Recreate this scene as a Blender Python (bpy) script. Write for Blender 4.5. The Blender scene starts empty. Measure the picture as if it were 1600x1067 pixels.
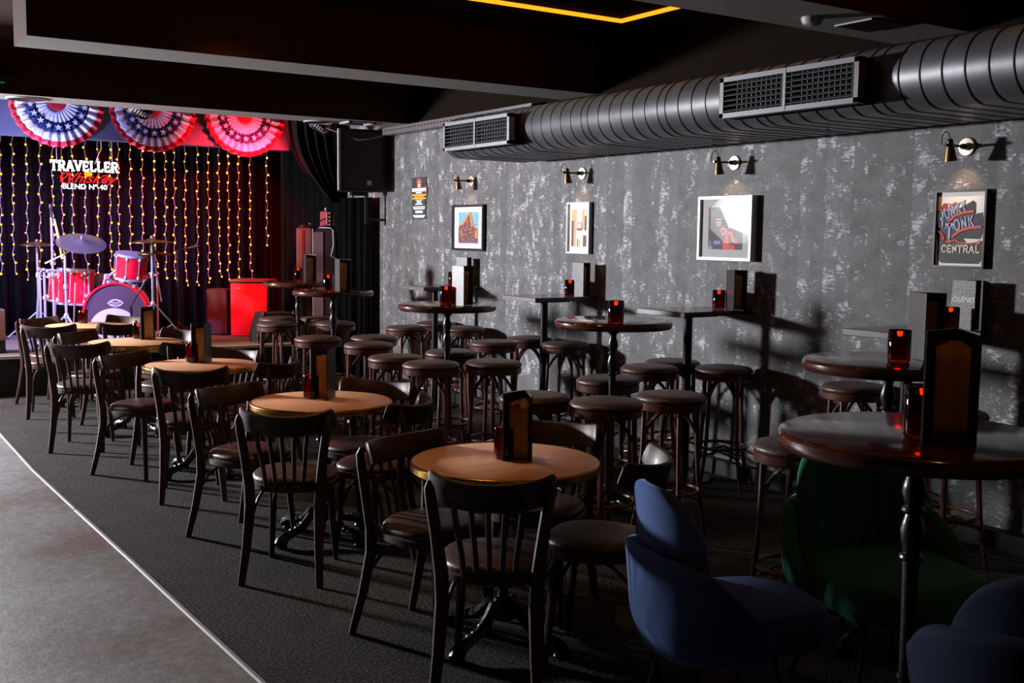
import bpy, bmesh, math, random
from mathutils import Vector, Matrix, Quaternion
random.seed(7)
PI = math.pi
scene = bpy.context.scene
col = scene.collection

# ------------------------------------------------------------------ camera
CAM_F = 1683.17           # focal length in pixels of the 1600 wide frame
CAM_H = 1.644
cam_r = Vector((0.83758334, -0.54616918, 0.01238488))
cam_u = Vector((0.0429619, 0.08845067, 0.99515363))
cam_f = Vector((0.54461769, 0.83299202, -0.09754927))
cd = bpy.data.cameras.new('camera'); cam = bpy.data.objects.new('camera', cd); col.objects.link(cam)
m = Matrix((cam_r, cam_u, -cam_f)).transposed().to_4x4(); m.translation = Vector((0, 0, CAM_H))
cam.matrix_world = m
cd.sensor_width = 36; cd.lens = CAM_F / 1600 * 36; cd.clip_start = 0.05; cd.clip_end = 100
scene.camera = cam

def ray(u, v): return (u - 800) / CAM_F * cam_r - (v - 533.5) / CAM_F * cam_u + cam_f
def PZ(u, v, z):
    d = ray(u, v); return Vector((0, 0, CAM_H)) + d * ((z - CAM_H) / d.z)
def PY(u, v, y):
    d = ray(u, v); return Vector((0, 0, CAM_H)) + d * (y / d.y)
def PX(u, v, x):
    d = ray(u, v); return Vector((0, 0, CAM_H)) + d * (x / d.x)

# ------------------------------------------------------------------ view, world
scene.view_settings.view_transform = 'Standard'
scene.view_settings.look = 'None'
scene.view_settings.gamma = 1.0
scene.view_settings.use_curve_mapping = False
scene.view_settings.exposure = 0.0
scene.cycles.use_denoising = True
scene.cycles.max_bounces = 6
scene.cycles.sample_clamp_indirect = 4
w = bpy.data.worlds.new('world'); scene.world = w; w.use_nodes = True
w.node_tree.nodes['Background'].inputs[0].default_value = (0.9, 0.75, 0.7, 1)
w.node_tree.nodes['Background'].inputs[1].default_value = 0.002

# ------------------------------------------------------------------ materials
def lin(r, g, b):
    f = lambda c: (c / 255 / 12.92) if c / 255 <= .04045 else ((c / 255 + .055) / 1.055) ** 2.4
    return (f(r), f(g), f(b), 1)
MATS = {}
def mat(name, c, rough=.5, metal=0, spec=.5, noise=0, nscale=20, bump=0, bscale=60, emit=None, estr=0, coat=0, sheen=0, stretch=(1, 1, 1), trans=0):
    m = bpy.data.materials.new(name); m.use_nodes = True; nt = m.node_tree; b = nt.nodes['Principled BSDF']
    c = tuple(c) if len(c) == 4 else tuple(c) + (1,)
    b.inputs['Base Color'].default_value = c
    b.inputs['Roughness'].default_value = rough; b.inputs['Metallic'].default_value = metal
    b.inputs['Specular IOR Level'].default_value = spec
    b.inputs['Coat Weight'].default_value = coat; b.inputs['Coat Roughness'].default_value = .15
    if sheen: b.inputs['Sheen Weight'].default_value = sheen; b.inputs['Sheen Roughness'].default_value = .4; b.inputs['Sheen Tint'].default_value = tuple(min(1, x * 3 + .1) for x in c[:3]) + (1,)
    if trans: b.inputs['Transmission Weight'].default_value = trans
    if emit: b.inputs['Emission Color'].default_value = tuple(emit) if len(emit) == 4 else tuple(emit) + (1,); b.inputs['Emission Strength'].default_value = estr
    if noise or bump:
        tc = nt.nodes.new('ShaderNodeTexCoord'); mp = nt.nodes.new('ShaderNodeMapping'); mp.inputs['Scale'].default_value = stretch
        nt.links.new(tc.outputs['Object'], mp.inputs[0])
    if noise:
        n = nt.nodes.new('ShaderNodeTexNoise'); n.inputs['Scale'].default_value = nscale; n.inputs['Detail'].default_value = 5
        nt.links.new(mp.outputs[0], n.inputs['Vector'])
        r = nt.nodes.new('ShaderNodeMapRange'); r.inputs[1].default_value = .3; r.inputs[2].default_value = .7
        r.inputs[3].default_value = 1 - noise; r.inputs[4].default_value = 1 + noise
        nt.links.new(n.outputs[0], r.inputs[0])
        mx = nt.nodes.new('ShaderNodeVectorMath'); mx.operation = 'SCALE'; mx.inputs[0].default_value = c[:3]
        nt.links.new(r.outputs[0], mx.inputs['Scale']); nt.links.new(mx.outputs[0], b.inputs['Base Color'])
    if bump:
        n = nt.nodes.new('ShaderNodeTexNoise'); n.inputs['Scale'].default_value = bscale; n.inputs['Detail'].default_value = 3
        nt.links.new(mp.outputs[0], n.inputs['Vector'])
        bp = nt.nodes.new('ShaderNodeBump'); bp.inputs['Strength'].default_value = bump; bp.inputs['Distance'].default_value = .01
        nt.links.new(n.outputs[0], bp.inputs['Height']); nt.links.new(bp.outputs[0], b.inputs['Normal'])
    MATS[name] = m; return m
M = MATS
mat('dark_wood', lin(58, 36, 27), .48, spec=.35, coat=.05, noise=.3, nscale=14, stretch=(1, 1, .2))
mat('stool_wood', lin(84, 46, 35), .3, coat=.3, noise=.3, nscale=14, stretch=(1, 1, .2))
mat('leather', lin(72, 53, 46), .42, noise=.2, nscale=9, bump=.25, bscale=90)
mat('leather_dark', lin(74, 53, 48), .38, noise=.15, nscale=9, bump=.25, bscale=90)
mat('laminate', lin(235, 182, 138), .4, noise=.13, nscale=6, stretch=(1, 6, 1), coat=.15)
mat('brass_edge', lin(190, 140, 60), .25, metal=1)
mat('iron', lin(32, 32, 34), .32, spec=.6, metal=.3, bump=.2, bscale=40)
mat('bar_top', lin(70, 32, 24), .12, coat=.4, noise=.3, nscale=8, stretch=(1, 8, 1))
mat('bar_edge', lin(74, 38, 31), .2, coat=.4, noise=.3, nscale=10)
mat('wall_top', lin(50, 34, 30), .2, coat=.3, noise=.3, nscale=8, stretch=(8, 1, 1))
mat('wall_edge', lin(92, 84, 82), .4, noise=.3, nscale=14, stretch=(1, 1, 6))
mat('black_metal', lin(28, 28, 30), .3, metal=.4)
mat('chrome', lin(180, 180, 190), .28, metal=.65)
mat('brass', lin(128, 100, 70), .35, metal=1)
mat('rose_metal', lin(225, 205, 185), .35, metal=.6)
mat('duct', lin(88, 88, 92), .42, metal=.45, noise=.2, nscale=5, bump=.08, bscale=12)
mat('grille', lin(88, 88, 92), .45, metal=.3)
mat('seam', lin(30, 30, 32), .5)
mat('void', lin(6, 6, 6), .9, spec=.03)
mat('upper_dark', lin(22, 15, 11), .9, spec=.05)
mat('ceiling', lin(44, 26, 16), .85, spec=.06, noise=.1, nscale=40)
mat('beam_face', lin(60, 36, 20), .85, spec=.06, noise=.1, nscale=40)
mat('beam_under_lit', lin(122, 118, 116), .8, noise=.06, nscale=60)  # light on the undersides put into the colour, paler than the beam faces
mat('grey_steel', lin(96, 96, 98), .4, metal=.4)
mat('trim_strip', lin(135, 135, 136), .6, spec=.2)
mat('glass_red', lin(150, 42, 28), .02, trans=1.0)
mat('menu_black', lin(30, 30, 32), .4, bump=.15, bscale=150)
mat('menu_grey', lin(110, 112, 118), .5, noise=.12, nscale=60)
mat('kraft', lin(170, 122, 76), .8, noise=.15, nscale=30)
mat('white_print', lin(225, 225, 225), .5)
mat('velvet_blue', lin(78, 100, 148), .85, spec=.1, sheen=.6, noise=.12, nscale=6)
mat('velvet_blue_shaded', lin(17, 23, 42), .85, spec=.1, sheen=.08, noise=.1, nscale=6)  # blue velvet darkened: the shade on the corner chair is in the colour
mat('velvet_green', lin(58, 120, 100), .85, spec=.1, sheen=.5, noise=.12, nscale=6)
mat('curtain', lin(10, 10, 12), .9, spec=.06, noise=.2, nscale=8)
mat('drape', lin(24, 21, 23), .85, spec=.06, noise=.2, nscale=8)
mat('valence', lin(92, 92, 108), .7, spec=.06)
mat('stage_floor', lin(92, 78, 74), .8, noise=.15, nscale=60)
mat('stage_front', lin(16, 15, 16), .7)
mat('stage_lip', lin(190, 180, 175), .4, metal=.3)
mat('drum_red', lin(205, 22, 38), .15, coat=.5)
mat('drum_head', lin(165, 158, 185), .4)
mat('drum_dark', lin(66, 50, 62), .3)
mat('cymbal', lin(150, 120, 80), .3, metal=.9)
mat('cymbal_dark', lin(120, 110, 110), .35, metal=.8)
mat('red_cab', lin(210, 10, 40), .5, bump=.4, bscale=80)
mat('dark_red', lin(48, 16, 18), .6)
mat('mixer_red', lin(150, 60, 66), .5)
mat('tan_cloth', lin(150, 110, 85), .8, noise=.2, nscale=80)
mat('grille_cloth', lin(120, 85, 88), .8, noise=.25, nscale=150)
mat('brown_cab', lin(92, 62, 50), .7, noise=.15, nscale=30)
mat('black_plastic', lin(24, 22, 24), .5)
mat('speaker_black', lin(42, 32, 36), .7, noise=.15, nscale=200)
mat('side_grey', lin(150, 150, 155), .5)
mat('wood_pole', lin(200, 150, 80), .4)
mat('white_cable', lin(200, 200, 215), .4)
mat('cable_black', lin(26, 24, 24), .5)
mat('cloth_white', lin(225, 222, 232), .8)
mat('cloth_red', lin(200, 28, 50), .8)
mat('cloth_navy', lin(36, 48, 92), .8)
mat('frame_black', lin(26, 26, 28), .3)
mat('frame_white', lin(215, 215, 215), .35)
mat('mat_board', lin(232, 230, 226), .7)
mat('mat_grey', lin(190, 190, 188), .7)
def flat(n, *c, r=.6): return mat(n, lin(*c), r)
flat('p_teal', 100, 165, 185); flat('p_orange', 215, 120, 60); flat('p_brown', 90, 50, 45); flat('p_dark', 40, 32, 40)
flat('p_red', 215, 60, 45); flat('p_cream', 235, 225, 205); flat('p_blue', 120, 140, 185); flat('p_peach', 230, 165, 125)
flat('p_black', 30, 30, 33); flat('p_lav', 165, 170, 205); flat('p_yellow', 240, 160, 30); flat('p_purple', 120, 60, 110)
def emis(n, c, s): return mat(n, (0, 0, 0), .8, spec=0, emit=c, estr=s)
emis('led_orange', lin(255, 140, 25), 2.2)
emis('bulb', lin(255, 170, 40), 3.5)
emis('neon_white', lin(235, 245, 255), 2.6)
emis('neon_red', lin(255, 40, 40), 1.6)
emis('neon_amber', lin(255, 150, 20), 2.0)
emis('flame', lin(255, 90, 30), 22)
emis('red_led', lin(255, 30, 20), 2)
emis('green_led', lin(20, 160, 60), .5)
emis('softbox_face', (1.0, 1.0, 1.05), 1350)
emis('lamp_bulb', lin(255, 200, 120), 6)

def N(nt, t, **k):
    n = nt.nodes.new(t)
    for a, b in k.items(): setattr(n, a, b)
    return n
def mathn(nt, op, a, b=None, clamp=False):
    n = N(nt, 'ShaderNodeMath', operation=op, use_clamp=clamp)
    for i, v in enumerate((a, b)):
        if v is None: continue
        if isinstance(v, (int, float)): n.inputs[i].default_value = v
        else: nt.links.new(v, n.inputs[i])
    return n.outputs[0]
def wallpaper():
    m = bpy.data.materials.new('distressed_wallpaper'); m.use_nodes = True; nt = m.node_tree; b = nt.nodes['Principled BSDF']
    b.inputs['Roughness'].default_value = .62; b.inputs['Specular IOR Level'].default_value = .35
    tc = N(nt, 'ShaderNodeTexCoord'); sp = N(nt, 'ShaderNodeSeparateXYZ'); nt.links.new(tc.outputs['Object'], sp.inputs[0])
    y, z = sp.outputs[1], sp.outputs[2]
    PW = .105
    yi = mathn(nt, 'FLOOR', mathn(nt, 'DIVIDE', y, PW)); fr = mathn(nt, 'FRACT', mathn(nt, 'DIVIDE', y, PW))
    wn = N(nt, 'ShaderNodeTexWhiteNoise', noise_dimensions='1D'); nt.links.new(yi, wn.inputs['W']); rnd = wn.outputs['Value']
    def nz(sy, sz, scale, detail, off=None, rough=.6):
        cb = N(nt, 'ShaderNodeCombineXYZ')
        nt.links.new(mathn(nt, 'MULTIPLY', y, sy), cb.inputs[0]); zz = mathn(nt, 'MULTIPLY', z, sz); nt.links.new(zz, cb.inputs[1])
        if off is not None: nt.links.new(mathn(nt, 'MULTIPLY', off, 37.0), cb.inputs[2])
        n = N(nt, 'ShaderNodeTexNoise'); n.inputs['Scale'].default_value = scale; n.inputs['Detail'].default_value = detail; n.inputs['Roughness'].default_value = rough
        nt.links.new(cb.outputs[0], n.inputs['Vector']); return n.outputs[0]
    # flakes: patches of bare white broken by thin horizontal streaks
    patch = nz(1.0, .75, 11.0, 3, rnd, .55)
    fine = nz(1, 2.6, 26, 5, rnd, .8)
    streak = nz(.9, 5, 22, 3, None, .7)
    p = mathn(nt, 'MULTIPLY', mathn(nt, 'SUBTRACT', patch, .5), 3.2)
    q = mathn(nt, 'ADD', p, mathn(nt, 'MULTIPLY', mathn(nt, 'SUBTRACT', fine, .5), 3.4))
    q = mathn(nt, 'ADD', q, mathn(nt, 'MULTIPLY', mathn(nt, 'SUBTRACT', streak, .5), 1.3))
    q = mathn(nt, 'ADD', q, mathn(nt, 'MULTIPLY', mathn(nt, 'SUBTRACT', rnd, .5), .35))
    fl = mathn(nt, 'MULTIPLY', mathn(nt, 'SUBTRACT', q, .34), 2.6, True)
    fl = mathn(nt, 'MINIMUM', fl, 1.0)
    speck = nz(1, 1, 70, 2, None, .6)
    sk = mathn(nt, 'MULTIPLY', mathn(nt, 'SUBTRACT', speck, .635), 9, True)
    base = mathn(nt, 'ADD', .085, mathn(nt, 'MULTIPLY', rnd, .035))
    base = mathn(nt, 'ADD', base, mathn(nt, 'MULTIPLY', mathn(nt, 'SUBTRACT', nz(1, 1.2, 6, 5), .5), .16))
    seam = mathn(nt, 'LESS_THAN', fr, .025)
    base = mathn(nt, 'MULTIPLY', base, mathn(nt, 'SUBTRACT', 1.0, mathn(nt, 'MULTIPLY', seam, .35)))
    v = mathn(nt, 'ADD', base, mathn(nt, 'MULTIPLY', fl, .34)); v = mathn(nt, 'ADD', v, mathn(nt, 'MULTIPLY', sk, .16))
    cb = N(nt, 'ShaderNodeCombineXYZ'); nt.links.new(v, cb.inputs[0]); nt.links.new(mathn(nt, 'MULTIPLY', v, .985), cb.inputs[1]); nt.links.new(mathn(nt, 'MULTIPLY', v, 1.02), cb.inputs[2])
    nt.links.new(cb.outputs[0], b.inputs['Base Color']); MATS['wallpaper'] = m
wallpaper()
def carpet():
    m = bpy.data.materials.new('dark_carpet'); m.use_nodes = True; nt = m.node_tree; b = nt.nodes['Principled BSDF']
    b.inputs['Roughness'].default_value = .95; b.inputs['Specular IOR Level'].default_value = .1
    tc = N(nt, 'ShaderNodeTexCoord')
    n1 = N(nt, 'ShaderNodeTexNoise'); n1.inputs['Scale'].default_value = 80; n1.inputs['Detail'].default_value = 3; n1.inputs['Roughness'].default_value = .8
    n2 = N(nt, 'ShaderNodeTexNoise'); n2.inputs['Scale'].default_value = 5; n2.inputs['Detail'].default_value = 4
    for n in (n1, n2): nt.links.new(tc.outputs['Object'], n.inputs['Vector'])
    v = mathn(nt, 'ADD', mathn(nt, 'MULTIPLY', mathn(nt, 'SUBTRACT', n1.outputs[0], .47), .55, True), mathn(nt, 'MULTIPLY', mathn(nt, 'SUBTRACT', n2.outputs[0], .4), .03))
    v = mathn(nt, 'ADD', v, .006)
    cr = N(nt, 'ShaderNodeCombineXYZ'); nt.links.new(mathn(nt, 'MULTIPLY', v, 1.12), cr.inputs[0]); nt.links.new(mathn(nt, 'MULTIPLY', v, .98), cr.inputs[1]); nt.links.new(v, cr.inputs[2])
    nt.links.new(cr.outputs[0], b.inputs['Base Color'])
    bp = N(nt, 'ShaderNodeBump'); bp.inputs['Strength'].default_value = .5; bp.inputs['Distance'].default_value = .01
    nt.links.new(n1.outputs[0], bp.inputs['Height']); nt.links.new(bp.outputs[0], b.inputs['Normal']); MATS['carpet'] = m
carpet()
def vinyl():
    m = bpy.data.materials.new('worn_concrete_vinyl'); m.use_nodes = True; nt = m.node_tree; b = nt.nodes['Principled BSDF']
    tc = N(nt, 'ShaderNodeTexCoord')
    def nz(s, d, r=.6):
        n = N(nt, 'ShaderNodeTexNoise'); n.inputs['Scale'].default_value = s; n.inputs['Detail'].default_value = d; n.inputs['Roughness'].default_value = r
        nt.links.new(tc.outputs['Object'], n.inputs['Vector']); return n.outputs[0]
    a = nz(1.1, 4, .55); c = nz(16, 8, .78); s = nz(60, 3)
    rp = N(nt, 'ShaderNodeValToRGB'); e = rp.color_ramp.elements
    e[0].position = .38; e[0].color = lin(96, 70, 60); e[1].position = .62; e[1].color = lin(132, 134, 138)
    k = e.new(.48); k.color = lin(116, 112, 112)
    nt.links.new(mathn(nt, 'ADD', mathn(nt, 'MULTIPLY', a, .8), mathn(nt, 'MULTIPLY', c, .2)), rp.inputs[0])
    pit = mathn(nt, 'MULTIPLY', mathn(nt, 'SUBTRACT', s, .63), 12, True)
    hi = mathn(nt, 'MULTIPLY', mathn(nt, 'SUBTRACT', c, .58), 6, True)
    mx = N(nt, 'ShaderNodeVectorMath', operation='SCALE'); nt.links.new(rp.outputs[0], mx.inputs[0])
    nt.links.new(mathn(nt, 'ADD', mathn(nt, 'ADD', mathn(nt, 'SUBTRACT', .9, mathn(nt, 'MULTIPLY', pit, .7)), mathn(nt, 'MULTIPLY', hi, .4)), mathn(nt, 'MULTIPLY', mathn(nt, 'SUBTRACT', c, .5), 1.6)), mx.inputs['Scale'])
    nt.links.new(mx.outputs[0], b.inputs['Base Color'])
    b.inputs['Roughness'].default_value = .5
    bp = N(nt, 'ShaderNodeBump'); bp.inputs['Strength'].default_value = .5; bp.inputs['Distance'].default_value = .01
    nt.links.new(c, bp.inputs['Height']); nt.links.new(bp.outputs[0], b.inputs['Normal']); MATS['vinyl'] = m
vinyl()

# ------------------------------------------------------------------ mesh helpers
class MB:
    def __init__(s): s.bm = bmesh.new(); s.mats = []; s.mi = 0
    def use(s, name):
        if name not in s.mats: s.mats.append(name)
        s.mi = s.mats.index(name); return s
    def face(s, vs):
        try: f = s.bm.faces.new(vs); f.material_index = s.mi; return f
        except ValueError: return None
    def poly(s, pts): return s.face([s.bm.verts.new(p) for p in pts])
    def grid(s, rows, closeu=False, closev=False, cap0=False, cap1=False):
        V = [[s.bm.verts.new(p) for p in r] for r in rows]; nr = len(V); nc = len(V[0])
        for i in range(nr if closeu else nr - 1):
            for j in range(nc if closev else nc - 1):
                a, b = V[i], V[(i + 1) % nr]; s.face((a[j], a[(j + 1) % nc], b[(j + 1) % nc], b[j]))
        if cap0: s.face(list(reversed(V[0])))
        if cap1: s.face(V[-1])
        return s
    def box(s, c, size, R=None, bev=0):
        x, y, z = [d / 2 for d in size]; c = Vector(c)
        if bev:
            b = min(bev, x, y); o = [(-x + b, -y), (x - b, -y), (x, -y + b), (x, y - b), (x - b, y), (-x + b, y), (-x, y - b), (-x, -y + b)]
            bz = min(bev, z); k1 = (x - bz) / x; k2 = (y - bz) / y
            rows = [[(px * k1, py * k2, -z) for px, py in o], [(px, py, -z + bz) for px, py in o], [(px, py, z - bz) for px, py in o], [(px * k1, py * k2, z) for px, py in o]]
            rows = [[c + (R @ Vector(p) if R else Vector(p)) for p in r] for r in rows]
            return s.grid(rows, closev=True, cap0=True, cap1=True)
        rows = [[(-x, -y, k), (x, -y, k), (x, y, k), (-x, y, k)] for k in (-z, z)]
        rows = [[c + (R @ Vector(p) if R else Vector(p)) for p in r] for r in rows]
        return s.grid(rows, closev=True, cap0=True, cap1=True)
    def tube(s, pts, rad, seg=8, cap=True, flat=1.0, up=None):
        pts = [Vector(p) for p in pts]; n = len(pts)
        if not isinstance(rad, (list, tuple)): rad = [rad] * n
        rows = []; prev = None
        for i, p in enumerate(pts):
            t = (pts[min(i + 1, n - 1)] - pts[max(i - 1, 0)]).normalized()
            if prev is None:
                a = Vector(up) if up else (Vector((0, 0, 1)) if abs(t.z) < .9 else Vector((1, 0, 0)))
                u = (a - t * a.dot(t)).normalized()
            else: u = (prev - t * prev.dot(t)).normalized()
            prev = u; v = t.cross(u)
            rows.append([p + (u * math.cos(k * 2 * PI / seg) + v * math.sin(k * 2 * PI / seg) * flat) * rad[i] for k in range(seg)])
        return s.grid(rows, closev=True, cap0=cap, cap1=cap)
    def ring(s, c, R, r, seg=32, sub=8, sz=1.0, axis=None):
        c = Vector(c); q = Vector((0, 0, 1)).rotation_difference(Vector(axis)) if axis else None
        rows = []
        for i in range(seg):
            a = 2 * PI * i / seg; row = []
            for k in range(sub):
                b = 2 * PI * k / sub; p = Vector(((R + r * math.cos(b)) * math.cos(a), (R + r * math.cos(b)) * math.sin(a), r * sz * math.sin(b)))
                row.append(c + (q @ p if q else p))
            rows.append(row)
        return s.grid(rows, closeu=True, closev=True)
    def lathe(s, prof, seg=24, c=(0, 0, 0), axis=None, cap=True):
        c = Vector(c); q = Vector((0, 0, 1)).rotation_difference(Vector(axis)) if axis else None
        rows = []
        for r, z in prof:
            row = [Vector((max(r, 1e-4) * math.cos(2 * PI * k / seg), max(r, 1e-4) * math.sin(2 * PI * k / seg), z)) for k in range(seg)]
            rows.append([c + (q @ p if q else p) for p in row])
        return s.grid(rows, closev=True, cap0=cap, cap1=cap)
    def prism(s, poly, M4, d):
        a = [M4 @ Vector((x, y, 0)) for x, y in poly]; b = [M4 @ Vector((x, y, d)) for x, y in poly]
        return s.grid([a, b], closev=True, cap0=True, cap1=True)
    def me(s, name, smooth=True, ang=40):
        bmesh.ops.recalc_face_normals(s.bm, faces=s.bm.faces)
        me = bpy.data.meshes.new(name); s.bm.to_mesh(me); s.bm.free()
        for n in s.mats: me.materials.append(MATS[n])
        if smooth and len(me.polygons):
            me.polygons.foreach_set('use_smooth', [True] * len(me.polygons)); me.set_sharp_from_angle(angle=math.radians(ang))
        return me
    def build(s, name, matn=None, parent=None, smooth=True, ang=40, **k):
        if matn and not s.mats: s.mats = [matn]
        o = bpy.data.objects.new(name, s.me(name, smooth, ang)); col.objects.link(o)
        if parent: o.parent = parent
        for a, b in k.items(): o[a] = b
        return o
def tag(o, label, cat, group=None):
    o['label'] = label; o['category'] = cat
    if group: o['group'] = group
    return o
def thing(name, label, cat, loc=(0, 0, 0), rz=0, group=None):
    o = bpy.data.objects.new(name, None); col.objects.link(o); o.location = loc; o.rotation_euler = (0, 0, rz); o.empty_display_size = .1
    return tag(o, label, cat, group)
def struct(mb, name, matn=None, smooth=False):
    o = mb.build(name, matn, smooth=smooth); o['kind'] = 'structure'; return o
CH = {}
def dup(root, loc, rz=0, label=None, group=None):
    def cp(o, par):
        c = o.copy(); col.objects.link(c)
        if par: c.parent = par
        for ch in CH_of(o): cp(ch, c)
        return c
    r = cp(root, None); r.location = loc; r.rotation_euler = (0, 0, rz)
    if label: r['label'] = label
    if group: r['group'] = group
    return r
def CH_of(o):
    if o.name not in CH: CH[o.name] = list(o.children)
    return CH[o.name]
def arc(a0, a1, n): return [a0 + (a1 - a0) * i / (n - 1) for i in range(n)]
def bez(p0, p1, p2, p3, n=10):
    out = []
    for i in range(n):
        t = i / (n - 1); a, b, c, d = (1 - t) ** 3, 3 * t * (1 - t) ** 2, 3 * t * t * (1 - t), t ** 3
        out.append(Vector(p0) * a + Vector(p1) * b + Vector(p2) * c + Vector(p3) * d)
    return out
def dirang(d): return math.atan2(d[1], d[0]) - PI / 2    # rotation taking +y to d

# ------------------------------------------------------------------ lettering
def seg_quad(mb, M4, x0, y0, x1, y1, w, d):
    dx, dy = x1 - x0, y1 - y0; l = math.hypot(dx, dy) or 1; nx, ny = -dy / l * w / 2, dx / l * w / 2
    mb.prism([(x0 + nx, y0 + ny), (x1 + nx, y1 + ny), (x1 - nx, y1 - ny), (x0 - nx, y0 - ny)], M4, d)
def bowl(x, y, r, ry, a0, a1, n=8):
    P = [(x + r * math.cos(t), y + ry * math.sin(t)) for t in arc(a0, a1, n)]
    return [(P[i][0], P[i][1], P[i + 1][0], P[i + 1][1]) for i in range(n - 1)]
h = PI / 2
GL = {  # strokes, serif centres on a 1 high cell; width
 'T': ([(.4, 0, .4, 1), (0, .93, .8, .93)], [(.4, 0), (.06, .8, 'v'), (.74, .8, 'v')], .8),
 'R': ([(.18, 0, .18, 1), (.18, .94, .5, .94), (.18, .5, .5, .5), (.45, .5, .75, 0)] + bowl(.48, .72, .24, .22, h, -h), [(.18, 0), (.78, 0)], .88),
 'A': ([(.1, 0, .42, 1), (.42, 1, .76, 0), (.2, .33, .66, .33)], [(.1, 0), (.76, 0)], .86),
 'V': ([(.1, 1, .42, 0), (.42, 0, .76, 1)], [(.1, 1), (.76, 1)], .84),
 'E': ([(.18, 0, .18, 1), (.18, .94, .68, .94), (.18, .5, .55, .5), (.18, .06, .7, .06)], [(.67, .82, 'v'), (.69, .18, 'v'), (.55, .5, 'v')], .78),
 'L': ([(.2, 0, .2, 1), (.2, .06, .68, .06)], [(.2, 1), (.68, .2, 'v')], .76),
 'H': ([(.18, 0, .18, 1), (.64, 0, .64, 1), (.18, .5, .64, .5)], [(.18, 0), (.18, 1), (.64, 0), (.64, 1)], .84),
 'O': (bowl(.42, .5, .32, .44, 0, 2 * PI, 17), [], .86),
 'N': ([(.16, 0, .16, 1), (.16, 1, .64, 0), (.64, 0, .64, 1)], [(.16, 0), (.16, 1), (.64, 1)], .82),
 'K': ([(.18, 0, .18, 1), (.18, .42, .66, 1), (.34, .58, .7, 0)], [(.18, 0), (.18, 1), (.66, 1), (.7, 0)], .86),
 'Y': ([(.4, 0, .4, .5), (.4, .48, .1, 1), (.4, .48, .7, 1)], [(.4, 0), (.1, 1), (.7, 1)], .82),
 'C': (bowl(.42, .5, .32, .44, .7, 2 * PI - .7, 14), [(.7, .78, 'v')], .8)}
def slab(mb, M4, text, w=.2, d=.02, serif=.3, sh=None, k=1.0, scale=None):
    x = 0
    for i, ch in enumerate(text):
        st, sf, wd = GL[ch]; g = scale(i) if scale else 1.0; o = sh(x) if sh else 0
        Mi = M4 @ Matrix.Translation((x, o, 0)) @ Matrix.Diagonal((k, g, 1, 1))
        for a in st: seg_quad(mb, Mi, *a, w, d)
        for a in sf:
            if len(a) == 3: seg_quad(mb, Mi, a[0], a[1] - .1, a[0], a[1] + .1, w * .55, d)
            else: seg_quad(mb, Mi, a[0] - serif / 2, a[1], a[0] + serif / 2, a[1], w * .6, d)
        x += wd * k + .04
    return x
def text_mesh(name, s, size, matn, M4, parent=None, shear=0, ext=.004, off=0, align='CENTER'):
    cu = bpy.data.curves.new(name, 'FONT'); cu.body = s; cu.size = size; cu.shear = shear; cu.extrude = ext; cu.offset = off; cu.align_x = align; cu.align_y = 'CENTER'; cu.resolution_u = 3
    o = bpy.data.objects.new(name, cu); col.objects.link(o); bpy.context.view_layer.update()
    me = bpy.data.meshes.new_from_object(o.evaluated_get(bpy.context.evaluated_depsgraph_get())); bpy.data.objects.remove(o)
    me.transform(M4); me.materials.clear(); me.materials.append(MATS[matn])
    r = bpy.data.objects.new(name, me); col.objects.link(r)
    if parent: r.parent = parent
    return r
# frame for things lying on the right wall: local x = -world y, local y = world z, local z = -world x
WR = Matrix(((0, 0, -1, 0), (-1, 0, 0, 0), (0, 1, 0, 0), (0, 0, 0, 1)))
# facing the room from the back of the stage: x = world x, y = z, z = -y
WB = Matrix(((1, 0, 0, 0), (0, 0, -1, 0), (0, 1, 0, 0), (0, 0, 0, 1)))

# ================================================================== SETTING
WX = 5.35; CEIL = 3.2; BZ = 2.775
struct(MB().box((2.8, 6.6, -.05), (9.2, 17, .1)), 'floor', 'carpet')
# worn vinyl of the entrance side, edged by a metal strip that bows slightly
edge = [(1.34, -1.9), (1.34, 2.5), (1.318, 3.7), (1.30, 4.45), (1.28, 5.45), (1.25, 6.6), (1.234, 7.86), (1.24, 9.4), (1.24, 11.4)]
mb = MB(); mb.grid([[(-1.75, y, .0), (-1.75, y, .004), (x, y, .004), (x, y, 0)] for x, y in edge], closev=True, cap0=True, cap1=True); struct(mb, 'floor.001', 'vinyl')
mb = MB(); mb.tube([(x + .012, y, .005) for x, y in edge[:6]], .014, 6, flat=.5, up=(1, 0, 0)); o = struct(mb, 'trim_1', 'trim_strip', True)
mb = MB(); mb.tube([(x + .0, y, .005) for x, y in ((1.262, 6.62), (1.234, 7.86), (1.24, 9.4), (1.24, 11.4))], .012, 6, flat=.5, up=(1, 0, 0)); struct(mb, 'trim_2', 'trim_strip', True)
struct(MB().box((WX + .1, 5.0, CEIL / 2), (.2, 13.9, CEIL)), 'wall_right', 'wallpaper')
struct(MB().box((WX - .01, 4.4, 2.96), (.03, 12.4, .48)), 'wall_upper', 'upper_dark')
struct(MB().box((2.6, 14.35, CEIL / 2), (8.6, .2, CEIL)), 'wall_back', 'ceiling')
struct(MB().box((-1.85, 6.5, CEIL / 2), (.2, 16.6, CEIL)), 'wall_left', 'ceiling')
struct(MB().box((1.8, -1.9, CEIL / 2), (7.1, .2, CEIL)), 'wall_front', 'ceiling')
struct(MB().box((5.8, 13.1, CEIL / 2), (.9, 2.3, CEIL)), 'wall_stage', 'ceiling')
struct(MB().box((2.4, 6.2, CEIL + .06), (8.6, 16.4, .12)), 'ceiling', 'ceiling')
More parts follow.
